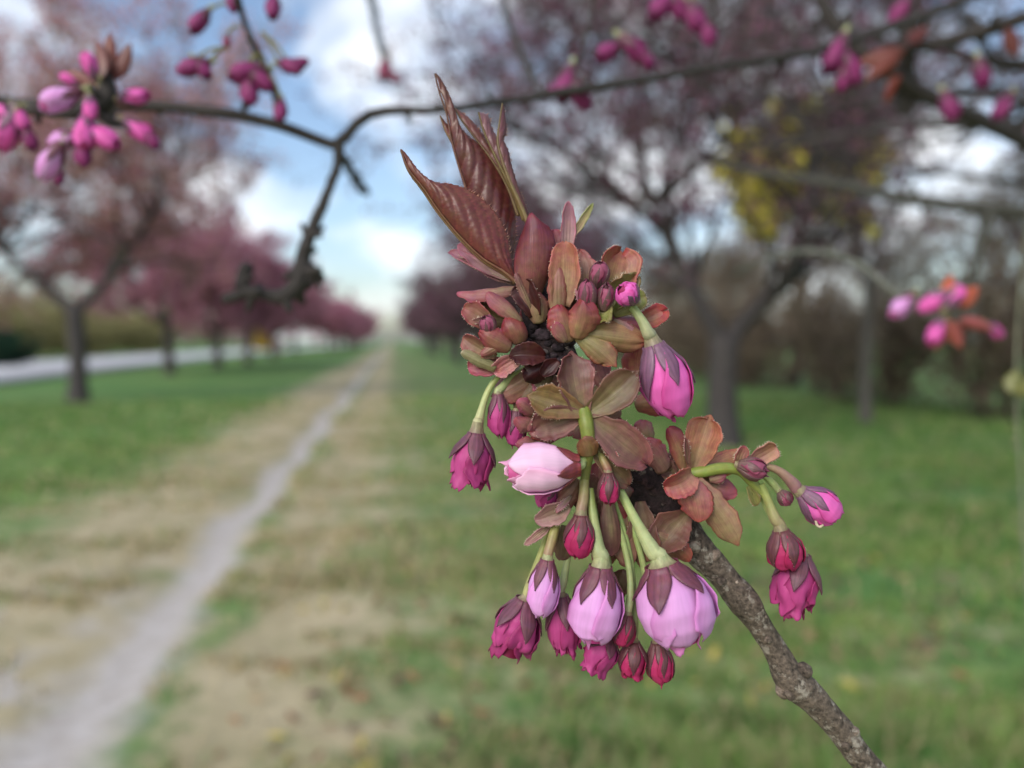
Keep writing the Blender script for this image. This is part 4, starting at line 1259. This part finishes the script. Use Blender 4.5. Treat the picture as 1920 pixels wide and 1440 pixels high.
br((1012, 836, 48), (968, 832, 58), 30, PINKB, bow=12, cup=-.9, hair=20, bw=.75, peak=.5)
br((1036, 830, 52), (1002, 790, 56), 46, RED, bow=8, cup=-.5, hair=14)
q = np.random.default_rng(97)
for (bx, by, tx, ty, z) in [(1000, 590, 968, 512, 40), (1040, 560, 1030, 470, 20), (930, 600, 884, 606, 36), (950, 640, 902, 668, 44), (1100, 600, 1080, 545, 70),
                            (1150, 600, 1196, 628, 52), (1060, 640, 1040, 606, 62), (1110, 640, 1130, 672, 40), (1150, 740, 1176, 700, 30), (1060, 800, 1022, 822, 58),
                            (1130, 830, 1160, 872, 64), (1290, 870, 1282, 820, 30), (1330, 900, 1360, 890, 20), (1070, 930, 1042, 960, 46)]:
    br((bx, by, z), (tx, ty, z + q.uniform(-8, 20)), q.uniform(12, 24), [PALE, PINKB, ROSE, TAN][q.integers(0, 4)], bow=q.uniform(2, 12), cup=q.uniform(-1, 1), hair=34, hairlen=6, peak=q.uniform(.3, .6), name='stipule')
# under the pale bud
br((1086, 900, 30), (1040, 945, 34), 46, TAN, bow=8, cup=-.4, hair=12)
br((1068, 950, 50), (1003, 976, 54), 40, ((170, 140, 120), (176, 138, 128), (196, 160, 146)), bow=10, cup=.5, hair=30, peak=.4)
br((1032, 984, 44), (985, 1022, 44), 18, ((170, 140, 118), (184, 148, 132), (196, 164, 150)), bow=4, cup=.6, hair=30, peak=.4)
br((1140, 930, 20), (1148, 1042, 20), 40, ROSE, bow=8, cup=-.4, hair=14)
br((1165, 950, 0), (1176, 1060, -4), 46, ((150, 128, 92), (160, 122, 96), (160, 104, 88)), bow=6, cup=-.3, hair=8)
br((1200, 940, -10), (1200, 1058, -10), 64, ((132, 104, 84), (142, 112, 84), (150, 98, 80)), bow=6, cup=.3, hair=8)
br((1290, 960, -8), (1226, 1036, 4), 70, ((130, 92, 78), (128, 96, 74), (140, 90, 74)), bow=6, cup=.3, hair=8, peak=.5)
br((1222, 1000, 10), (1294, 1056, 6), 44, ((150, 124, 92), (190, 116, 88), (200, 92, 74)), bow=8, cup=-.5, hair=14, peak=.5)
br((1150, 1130, -20), (1168, 1068, -20), 40, OLIVE, bow=4, cup=.3, hair=6)
br((1150, 1010, -10), (1125, 1062, -14), 44, TAN, bow=4, cup=-.3, hair=6)
br((1060, 985, 20), (1052, 1050, 20), 34, OLIVE, bow=4, cup=-.4, hair=6)
# right-hand lower rosette
br((1282, 884, 20), (1252, 802, 30), 38, ((170, 116, 88), (122, 42, 58), (140, 56, 70)), bow=14, cup=-.7, hair=10, peak=.55, side=10)
br((1298, 884, 14), (1332, 782, 8), 70, ((186, 142, 112), (184, 132, 92), (204, 132, 104)), bow=6, cup=.55, hair=26, peak=.66, rag=.09, lobes=1)
br((1306, 886, 6), (1404, 846, 0), 42, ((196, 150, 120), (190, 132, 90), (206, 120, 92)), bow=6, cup=-.4, hair=16, peak=.5, side=14)
br((1296, 888, 34), (1244, 912, 42), 56, ((188, 140, 116), (186, 100, 92), (196, 80, 76)), bow=16, cup=.6, hair=20, peak=.5, bw=.5)
br((1294, 896, 36), (1312, 978, 38), 62, ((184, 128, 120), (176, 112, 96), (196, 80, 66)), bow=16, cup=-.5, hair=20, peak=.5, bw=.5)
br((1306, 900, 30), (1384, 1018, 22), 54, ((176, 146, 114), (158, 144, 96), (170, 96, 78)), bow=12, cup=-.3, hair=16, peak=.6, notch=.12, curl=.1)
br((1310, 902, 4), (1384, 922, -4), 40, PINKB, bow=6, cup=-.4, hair=10)
br((1248, 884, -10), (1212, 826, -10), 48, PINKB, bow=10, cup=-.6, hair=10, bw=.6)
br((1218, 830, -24), (1206, 786, -22), 40, ((150, 150, 96), (186, 116, 118), (176, 92, 110)), bow=8, cup=-.8, hair=8, bw=.7)
br((1380, 880, 16), (1394, 836, 22), 26, TAN, bow=4, cup=.6, hair=50, hairlen=6)
br((1400, 866, 12), (1452, 836, 10), 40, ((190, 140, 130), (190, 150, 110), (206, 160, 130)), bow=4, cup=.5, hair=56, hairlen=7, peak=.7)
br((1402, 912, 8), (1418, 948, 8), 22, ((140, 152, 74), (150, 158, 84), (170, 150, 96)), bow=3, cup=.5, hair=14)

# --- flower stalk axes without their own bud
def axis(pts, c0, c1):
    Q = np.array([np.append(A3(x, y, z), rr) for x, y, z, rr in pts]); P = catmull(Q, 30)
    f = np.linspace(0, 1, 30)[:, None]
    b = MB(); b.tube(P[:, :3], P[:, 3], 12, lin(c0) * (1 - f) + lin(c1) * f, 0, .05, 2)
    b.build('flower_stalk', M_stalk, HERO, P[0, :3], True)
axis([(1094, 768, 66, 13), (1100, 800, 80, 13), (1104, 840, 76, 11), (1099, 880, 52, 9), (1094, 920, 40, 8)], (116, 128, 50), (134, 136, 80))
axis([(1284, 890, 20, 10), (1320, 884, 24, 11), (1352, 878, 22, 11), (1386, 882, 14, 10), (1412, 906, 8, 10), (1432, 930, 6, 8)], (128, 140, 62), (128, 138, 70))

# --- flower buds
fb = flower_bud
fb((1226, 650, 62), (1272, 782, 50), 100, 'hot', HERO, [(1186, 576, 66, 7.5), (1205, 604, 72, 9), (1216, 626, 70, 12)], ((144, 160, 98), (176, 172, 142)),
   roll=.25, open_=.30, twist=.75, rag=.05, sepal=.58, seed=1, cupL=.28)
fb((1192, 564, 84), (1160, 538, 96), 50, 'hot', HERO, None, roll=.2, open_=.25, twist=.5, rag=.04, sepal=.62, seed=2, cupL=.2)
fb((1120, 538, 56), (1128, 490, 72), 40, 'shut', HERO, None, roll=.4, open_=.12, twist=.2, sepal=.95, seed=3, cupL=.2)
fb((1104, 580, 70), (1100, 526, 90), 38, 'shut', HERO, None, roll=.1, open_=.12, twist=.2, sepal=.95, seed=4, cupL=.2)
fb((1132, 582, 70), (1139, 532, 86), 34, 'shut', HERO, None, roll=.8, open_=.12, twist=.2, sepal=.95, seed=5, cupL=.2)
fb((922, 625, 38), (908, 592, 54), 34, 'shut', HERO, None, roll=.3, open_=.12, twist=.2, sepal=.95, seed=6, cupL=.2)
fb((893, 814, 18), (880, 908, 14), 80, 'mag', HERO, [(962, 690, -10, 6), (934, 706, 0, 6), (914, 736, 6, 6), (903, 768, 12, 7), (897, 792, 16, 10)], ((150, 168, 84), (178, 176, 132)),
   roll=.5, open_=.98, twist=.15, rag=.15, sepal=.55, seed=7, cupL=.34)
fb((934, 742, 4), (938, 820, 6), 48, 'mag', HERO, [(985, 690, -12, 6), (958, 708, -6, 6), (942, 726, 0, 8)], roll=.1, open_=.2, twist=.5, rag=.04, sepal=.6, seed=8, cupL=.2)
fb((968, 772, 0), (964, 838, -8), 44, 'mag', HERO, None, roll=.9, open_=.3, twist=.4, sepal=.6, seed=9, cupL=.2)
fb((1082, 872, 78), (946, 884, 84), 98, 'white', HERO, [(1096, 856, 66, 9), (1090, 866, 72, 9)], roll=.35, open_=.55, twist=.3, rag=.03, sepal=.30, seed=10, cupL=.08)
fb((1036, 912, 30), (1014, 952, 26), 44, 'mag', HERO, None, roll=.4, open_=.3, seed=11, cupL=.2)
fb((1140, 888, 70), (1142, 948, 72), 43, 'dark', HERO, [(1122, 846, 56, 6), (1134, 868, 66, 8)], ((150, 160, 90), (150, 90, 90)), roll=.6, open_=.25, twist=.5, rag=.04, sepal=.85, seed=12, cupL=.2)
fb((1089, 968, 60), (1084, 1047, 62), 62, 'dark', HERO, [(1096, 900, 46, 9), (1094, 936, 54, 10)], ((150, 150, 90), (150, 120, 104)), roll=.63, open_=.22, twist=.25, rag=.04, sepal=.74, seed=13, cupL=.24)
fb((1126, 1066, 66), (1112, 1208, 62), 102, 'pale', HERO, [(1106, 916, 40, 7), (1114, 980, 56, 9), (1122, 1034, 64, 14)], ((138, 154, 84), (166, 172, 128)),
   roll=.1, open_=.34, twist=.3, rag=.045, sepal=.42, seed=14, cupL=.26)
fb((1242, 1062, 74), (1286, 1212, 78), 150, 'pale', HERO, [(1152, 900, 44, 8), (1192, 976, 62, 9), (1226, 1036, 72, 15)], ((148, 166, 96), (178, 184, 138)),
   roll=-.2, open_=.50, twist=.35, rag=.055, sepal=.36, seed=15, cupL=.16, label='largest bud, pale lavender-pink and about to open')
fb((1026, 1052, 64), (1012, 1156, 64), 62, 'pale', HERO, [(1046, 966, 36, 8), (1036, 1008, 54, 9)], ((150, 160, 76), (150, 120, 96)), roll=-.1, open_=.26, twist=.3, rag=.04, sepal=.50, seed=16, cupL=.24)
fb((984, 1126, 36), (952, 1228, 30), 88, 'mag', HERO, [(1036, 972, 22, 6), (1012, 1046, 28, 7), (990, 1104, 34, 8)], ((150, 160, 80), (160, 156, 104)),
   roll=.15, open_=.85, twist=.3, rag=.14, sepal=.5, seed=17, cupL=.16)
fb((1052, 1120, 24), (1062, 1224, 18), 68, 'mag', HERO, [(1092, 930, 14, 6), (1078, 990, 12, 6), (1064, 1050, 16, 6), (1055, 1096, 22, 8)], roll=.5, open_=.8, twist=.2, rag=.13, sepal=.52, seed=18, cupL=.2)
fb((1176, 1154, 44), (1164, 1212, 46), 48, 'dark', HERO, [(1140, 930, 10, 6), (1164, 1000, 8, 6), (1180, 1070, 20, 6), (1182, 1120, 36, 7)], roll=.2, open_=.25, twist=.25, sepal=.82, seed=19, cupL=.2)
fb((1142, 1194, 22), (1112, 1254, 20), 66, 'mag', HERO, [(1110, 940, 6, 6), (1138, 1040, 0, 6), (1150, 1130, 8, 6), (1148, 1172, 18, 7)], roll=.3, open_=.85, twist=.2, rag=.14, sepal=.45, seed=20, cupL=.16)
fb((1188, 1204, 26), (1184, 1270, 26), 56, 'dark', HERO, [(1150, 930, 0, 6), (1180, 1040, 4, 6), (1190, 1140, 14, 6), (1190, 1184, 22, 7)], roll=.63, open_=.75, twist=.1, rag=.10, sepal=.74, seed=21, cupL=.2)
fb((1232, 1206, 22), (1242, 1282, 22), 56, 'dark', HERO, [(1170, 940, -6, 6), (1204, 1050, 0, 6), (1220, 1150, 10, 6), (1228, 1186, 18, 7)], roll=.5, open_=.25, twist=.25, rag=.05, sepal=.78, seed=22, cupL=.2)
fb((1130, 1060, 10), (1126, 1120, 6), 50, 'mag', HERO, None, roll=.2, open_=.3, seed=23, cupL=.2)
fb((1385, 872, 26), (1438, 886, 40), 46, 'shut', HERO, None, roll=.5, open_=.3, twist=.1, sepal=1.0, seed=24, cupL=.2)
fb((1504, 924, 12), (1570, 972, 16), 72, 'hot', HERO, [(1432, 872, 12, 6), (1462, 884, 14, 8), (1490, 910, 12, 12)], ((150, 128, 96), (140, 96, 104)),
   roll=.6, open_=.5, twist=.2, rag=.06, sepal=.66, seed=25, cupL=.22)
fb((1462, 922, -6), (1482, 946, 0), 32, 'shut', HERO, [(1432, 892, -2, 5), (1448, 906, -4, 7)], roll=.3, open_=.12, sepal=.95, seed=26, cupL=.2)
fb((1464, 996, 18), (1480, 1070, 18), 72, 'dark', HERO, [(1426, 908, 8, 8), (1442, 944, 14, 8), (1454, 974, 18, 11)], ((146, 160, 80), (150, 134, 104)),
   roll=.45, open_=.4, twist=.25, rag=.06, sepal=.78, seed=27, cupL=.24)
fb((1502, 1042, -8), (1484, 1150, -14), 86, 'mag', HERO, [(1420, 910, -6, 6), (1446, 966, -8, 7), (1484, 1016, -8, 8)], roll=-.3, open_=.8, twist=.35, rag=.14, sepal=.5, seed=28, cupL=.16)
# curled style poking out of a bud
b = MB(); b.tube(catmull(np.array([A3(1532, 962, 20), A3(1530, 980, 24), A3(1536, 988, 26), A3(1543, 984, 26)]), 14), 2.6, 8, lin((196, 184, 160)))
b.build('style', M_stalk, HERO, A3(1532, 962, 20), True)

# ------------------------------------------------------------------ out-of-focus branches of the same tree, 0.25 - 0.9 m away
BB = lin((54, 50, 48))
proto = {}
def proto_bud(sty, seed):
    k = (sty, seed)
    if k not in proto:
        parts, _ = bud_geo(np.array([0, 0, 0.]), np.array([0, 0, 130.]), 76, sty, roll=seed, open_=.4, rag=.07, seed=seed, hi=False, cupL=.5, stalk_r=7)
        b = MB()
        for nm, p, org, mats in parts:
            o = 0 if mats[0] is M_petal else 1
            for V, C, U in zip(p.V, p.C, p.U): b.V.append(V); b.C.append(C); b.U.append(U)
            for q, m in zip(p.Q, p.QM): b.Q.append(q + b.n); b.QM.append(m + o if len(mats) == 1 else m)
            for q, m in zip(p.T, p.TM): b.T.append(q + b.n); b.TM.append(m + o if len(mats) == 1 else m)
            b.n += p.n
        proto[k] = mesh_only(b, 'flower_bud', [M_petal, M_sepal])
    return proto[k]

def near_branch(name, label, tubes, buds=(), leaves=(), col=BB, cat='branch', group=None):
    """tubes: lists of (px, py, depth m, radius px); buds: (px, py, depth, dir x, dir y, size px, style, (stalk root px, py));
    leaves: (px, py, depth, dir x, dir y, length px, width px, colour)"""
    o0 = px_world(*tubes[0][0][:3])
    t = thing(name, o0, label, cat, group)
    for i, tb in enumerate(tubes):
        Q = np.array([np.append(px_world(x, y, d), rr * d / FPX) for x, y, d, rr in tb])
        n = max(8, len(tb) * 5); P = catmull(Q, n)
        b = MB(); b.tube(P[:, :3], np.maximum(P[:, 3], 3e-4), 12, col * 1.0, 0, .22, i)
        q = np.random.default_rng(i * 7 + len(label))
        for _ in range(len(tb) * 2):
            kk = int(q.integers(2, n - 2)); nd = unit(q.normal(size=3)); rr = P[kk, 3]
            b.tube(np.array([P[kk, :3], P[kk, :3] + nd * rr * 1.3, P[kk, :3] + nd * rr * q.uniform(1.6, 3.2)]), np.array([.8, .6, .4]) * rr, 6, col)
        b.build('bark' if i == 0 else 'side_twig', M_branch_bark, t, P[0, :3])
    for i, (x, y, d, dx, dy, s, sty, root) in enumerate(buds):
        p = px_world(x, y, d); s = s * 1.2; k = s / 130 * d / FPX
        ax = unit(CR * dx - CU * dy + CF * random.uniform(-.3, .3))
        o = bpy.data.objects.new('flower_bud', proto_bud(sty, i % 3)); COL.objects.link(o)
        o.parent = t; ORIGIN[o] = p - ax * s * .5 * d / FPX; o.location = ORIGIN[o] - ORIGIN[t]
        o.rotation_euler = Vector(ax).to_track_quat('Z', 'Y').to_euler(); o.scale = (k,) * 3
        if root:
            q = px_world(root[0], root[1], d); e = ORIGIN[o]
            m = (q + e) / 2 + CU * 8 * d / FPX
            b = MB(); b.tube(catmull(np.array([q, m, e]), 10), 3.0 * d / FPX, 6, lin((120, 116, 72)))
            b.build('stalk', M_stalk, t, q)
    r = np.random.default_rng(len(label))
    for (x, y, d, dx, dy, L, W, c) in leaves:
        p = px_world(x, y, d); k = d / FPX
        ax = unit(CR * dx - CU * dy + CF * r.uniform(-.3, .3)); sdv = unit(np.cross(ax, CF + r.normal(0, .35, 3))); nn = np.cross(sdv, ax)
        s = np.linspace(0, 1, 12)[:, None]; tt = np.linspace(-1, 1, 7)[None]
        w = W / 2 * np.sin(np.pi * s ** .8) ** .8 * (1 - .0 * s)
        P = p + ax * (s * L * k)[..., None] * np.ones_like(tt)[..., None] + sdv * (w * tt * k)[..., None] + nn * ((np.abs(tt) * .5 * w + .12 * L * s ** 2) * k)[..., None]
        b = MB(); b.solid(P, 1.5 * k, lin(c) * r.uniform(.85, 1.15), np.stack([s + 0 * tt, (tt + 1) / 2 + 0 * s], -1))
        b.build('leaf', M_leaf, t, p)
    return t

d1 = .30
near_branch('cherry_branch', 'dark forked branch crossing the sky behind the leaves of the sharp twig',
    [[(-2400, 300, d1 + .1, 22), (-1500, 180, d1 + .05, 18), (-800, 120, d1 + .02, 15), (-260, 150, d1, 12), (-60, 182, d1, 12), (80, 200, d1, 12), (180, 205, d1, 11), (270, 197, d1, 10), (370, 206, d1, 10), (450, 217, d1, 10), (540, 240, d1, 9), (600, 263, d1, 9),
      (636, 272, d1, 10), (656, 245, d1, 10), (690, 216, d1, 9), (740, 207, d1, 9), (830, 206, d1, 8), (940, 190, d1 + .02, 8), (1060, 172, d1 + .03, 8), (1200, 150, d1 + .04, 8),
      (1350, 125, .36, 8), (1480, 104, .38, 8), (1560, 86, .4, 9), (1700, 40, .42, 9), (1860, -20, .44, 10), (2050, -90, .46, 12)],
     [(636, 272, d1, 10), (632, 312, d1, 9), (612, 366, d1, 10), (585, 430, d1, 11), (568, 480, d1, 14), (560, 532, d1, 18), (530, 556, d1, 15), (470, 548, d1, 13), (420, 562, d1, 11)],
     [(568, 500, d1, 13), (590, 516, d1, 9), (606, 522, d1, 9)], [(470, 548, d1, 10), (452, 525, d1, 11), (466, 498, d1, 13)],
     [(640, 290, d1 + .05, 8), (660, 325, d1 + .1, 8), (686, 360, d1 + .15, 8)],
     [(522, 236, d1, 7), (520, 200, d1, 7), (500, 130, d1 - .01, 6), (478, 90, d1 - .02, 7), (462, 50, d1 - .02, 6), (440, -20, d1 - .03, 6)],
     [(456, 217, d1, 6), (462, 180, d1, 6), (468, 140, d1, 6), (480, 92, d1, 5)],
     [(1020, 178, .34, 5), (1060, 140, .34, 5), (1085, 110, .35, 4), (1104, 50, .36, 4), (1118, -30, .36, 4)],
     [(1016, 178, .34, 6), (996, 140, .4, 6), (962, 60, .45, 6), (938, -20, .5, 6)]],
    [(374, 42, .28, -.5, .8, 46, 'plum', (440, 10)), (362, 126, .28, -.9, .4, 52, 'plum', (430, 90)), (380, 130, .28, .6, .8, 40, 'plum', (430, 90)), (462, 138, .28, -.7, .3, 60, 'plum', (482, 100)),
     (488, 150, .28, .7, .5, 50, 'plum', (482, 100)), (468, 172, .28, .1, 1, 50, 'plum', (482, 100)), (546, 124, .28, .8, .3, 46, 'plum', (490, 60)), (562, 118, .28, .9, -.2, 30, 'plum', (490, 60)),
     (526, 208, .28, 0, 1, 40, 'plum', (505, 140)), (436, 4, .28, .2, .9, 36, 'plum', None), (512, 14, .28, 0, 1, 44, 'plum', None), (425, 78, .28, 0, 1, 24, 'shut', (450, 50)),
     (1060, 160, .34, -.3, 1, 62, 'plum', None), (1086, 176, .34, .6, .8, 56, 'plum', None), (1036, 172, .34, -.8, .5, 40, 'plum', None),
     (1140, 98, .35, -.8, .5, 50, 'plum', (1180, 80)), (1190, 92, .35, .5, .4, 58, 'plum', (1180, 70)), (1212, 112, .35, .6, .8, 40, 'plum', (1180, 80)),
     (1565, 104, .4, -.4, .9, 66, 'plum', None), (1592, 126, .4, .4, .9, 62, 'plum', None), (1580, 150, .4, 0, 1, 40, 'plum', None)], [])
near_branch('cherry_branch', 'spray of pale pink open buds and red-brown leaves over the left row of trees',
    [[(-120, 250, .27, 10), (-20, 215, .26, 10), (60, 206, .26, 10), (120, 212, .25, 11), (180, 205, .25, 13), (205, 180, .25, 13), (195, 140, .25, 12), (186, 110, .25, 9)],
     [(180, 205, .25, 9), (200, 225, .25, 8), (235, 235, .25, 6)]],
    [(112, 186, .24, -.8, .5, 66, 'pale', (170, 180)), (96, 303, .24, -.6, .8, 66, 'pale', (170, 220)), (122, 262, .24, -.9, .4, 54, 'pale', (170, 215)), (160, 250, .24, 0, 1, 64, 'hot', (180, 210)),
     (195, 258, .24, .8, .5, 60, 'hot', (185, 210)), (156, 290, .24, .1, 1, 44, 'plum', (180, 210)), (14, 250, .26, -.5, .9, 66, 'hot', (60, 205)), (38, 222, .26, .5, .7, 50, 'hot', (60, 205)), (56, 262, .26, .3, .9, 40, 'plum', (60, 205)),
     (262, 246, .25, .7, .5, 52, 'hot', (220, 230)), (284, 262, .25, .6, .8, 36, 'plum', (220, 230)), (254, 182, .25, .8, -.1, 48, 'hot', (205, 190)), (168, 122, .24, -.3, -.9, 44, 'hot', (190, 150)), (134, 150, .25, -.8, -.3, 34, 'hot', (190, 160)), (170, 205, .24, .1, .9, 40, 'hot', None), (8, 215, .26, -.5, -.3, 44, 'hot', None), (110, 330, .25, .1, 1, 30, 'plum', None)],
    [(190, 150, .245, -.35, -1, 96, 38, (122, 70, 62)), (196, 152, .25, .1, -1, 92, 34, (130, 72, 58)), (204, 150, .25, .5, -.8, 80, 40, (110, 62, 58)), (180, 170, .25, -.9, -.5, 60, 34, (132, 84, 80)), (210, 190, .25, .9, -.3, 60, 32, (140, 92, 90))])
near_branch('cherry_branch', 'thick dark branches with orange-brown leaves tangled before the bright sky',
    [[(2060, 330, .62, 16), (1960, 282, .6, 15), (1850, 232, .58, 14), (1740, 180, .56, 14), (1650, 122, .55, 13), (1580, 62, .55, 13), (1528, -20, .55, 12), (1500, -90, .55, 11)],
     [(1695, 215, .57, 15), (1698, 150, .56, 15), (1702, 90, .55, 15), (1706, -30, .54, 16)],
     [(2060, 0, .5, 13), (1950, 24, .5, 13), (1850, 56, .52, 12), (1760, 80, .53, 11), (1660, 100, .54, 9)],
     [(1340, -20, .5, 6), (1342, 60, .5, 5), (1336, 120, .48, 5)]],
    [(1240, 14, .45, -.6, .7, 60, 'plum', (1310, 0)), (1268, 10, .45, .4, .9, 50, 'plum', (1310, 0)), (1302, 34, .45, .4, .9, 56, 'plum', (1310, 0)), (1326, 62, .45, .3, 1, 46, 'plum', (1320, 20)),
     (1688, 20, .5, -.5, .8, 50, 'plum', None), (1840, 140, .5, .3, 1, 50, 'plum', None), (1780, 200, .5, .3, 1, 50, 'plum', None), (1880, 200, .5, -.5, .8, 46, 'plum', None)],
    [(1700, 90, .52, -.9, .2, 90, 34, (112, 54, 42)), (1690, 100, .52, -.7, .5, 80, 30, (108, 50, 40)), (1702, 80, .52, .7, -.6, 60, 28, (106, 48, 40)), (1690, 140, .52, -.3, .9, 56, 28, (130, 54, 46)), (1890, 50, .5, .3, .9, 60, 30, (104, 48, 42))])
near_branch('cherry_branch', 'drooping grey-green branch ending in lilac buds and orange leaves before the thicket',
    [[(1380, 510, .75, 4), (1440, 482, .65, 4.5), (1500, 472, .55, 5), (1560, 476, .5, 5.5), (1620, 502, .46, 5.5), (1680, 552, .43, 5), (1740, 592, .42, 5), (1800, 600, .41, 6), (1850, 610, .41, 5)]],
    [(1690, 574, .41, -.6, .6, 48, 'pale', (1710, 565)), (1750, 566, .4, -.6, .4, 50, 'hot', (1775, 590)), (1788, 556, .4, .5, -.5, 48, 'hot', (1775, 590)), (1754, 624, .4, -.5, .9, 46, 'hot', (1775, 600)), (1864, 620, .41, .8, .4, 38, 'hot', (1840, 608))],
    [(1790, 575, .4, .1, -1, 66, 42, (178, 92, 60)), (1796, 572, .4, .8, -.7, 60, 36, (176, 84, 56)), (1780, 598, .4, -.4, .8, 64, 30, (150, 74, 66)), (1786, 600, .4, .3, .9, 56, 32, (134, 66, 56)), (1798, 600, .4, .9, .3, 70, 26, (156, 80, 80))],
    col=lin((100, 102, 92)))
near_branch('cherry_branch', 'bare dark bough sagging across the thicket behind the lilac bud spray',
    [[(2080, 420, .9, 12), (1960, 402, .9, 12), (1800, 386, .92, 11), (1700, 372, .95, 10), (1590, 350, 1.0, 9), (1440, 326, 1.05, 7), (1330, 300, 1.1, 5)],
     [(1860, 392, .9, 8), (1836, 470, .9, 8), (1822, 560, .9, 7), (1826, 650, .9, 6)]], col=lin((62, 62, 56)))
near_branch('bare_twig', 'thin pale upright twig with an olive shoot beside the lilac bud spray',
    [[(1955, 1700, .5, 3), (1942, 1440, .5, 2.5), (1932, 1200, .5, 2.5), (1918, 960, .5, 2.5), (1906, 720, .5, 2.5), (1914, 540, .5, 2), (1930, 400, .5, 2)]],
    [], [(1902, 740, .49, .3, -1, 50, 40, (110, 112, 52)), (1906, 735, .49, .9, -.5, 50, 36, (120, 118, 60))], col=lin((112, 116, 96)), cat='twig')
near_branch('cherry_branch', 'slender hanging twig with a single dark bud against the white cloud',
    [[(680, -120, .6, 8), (697, 0, .6, 8), (712, 80, .58, 7), (724, 118, .55, 6), (730, 140, .55, 5)]],
    [(722, 132, .55, -.1, 1, 40, 'shut', None), (738, 144, .55, .7, .7, 26, 'shut', None)], [], col=lin((96, 104, 112)))
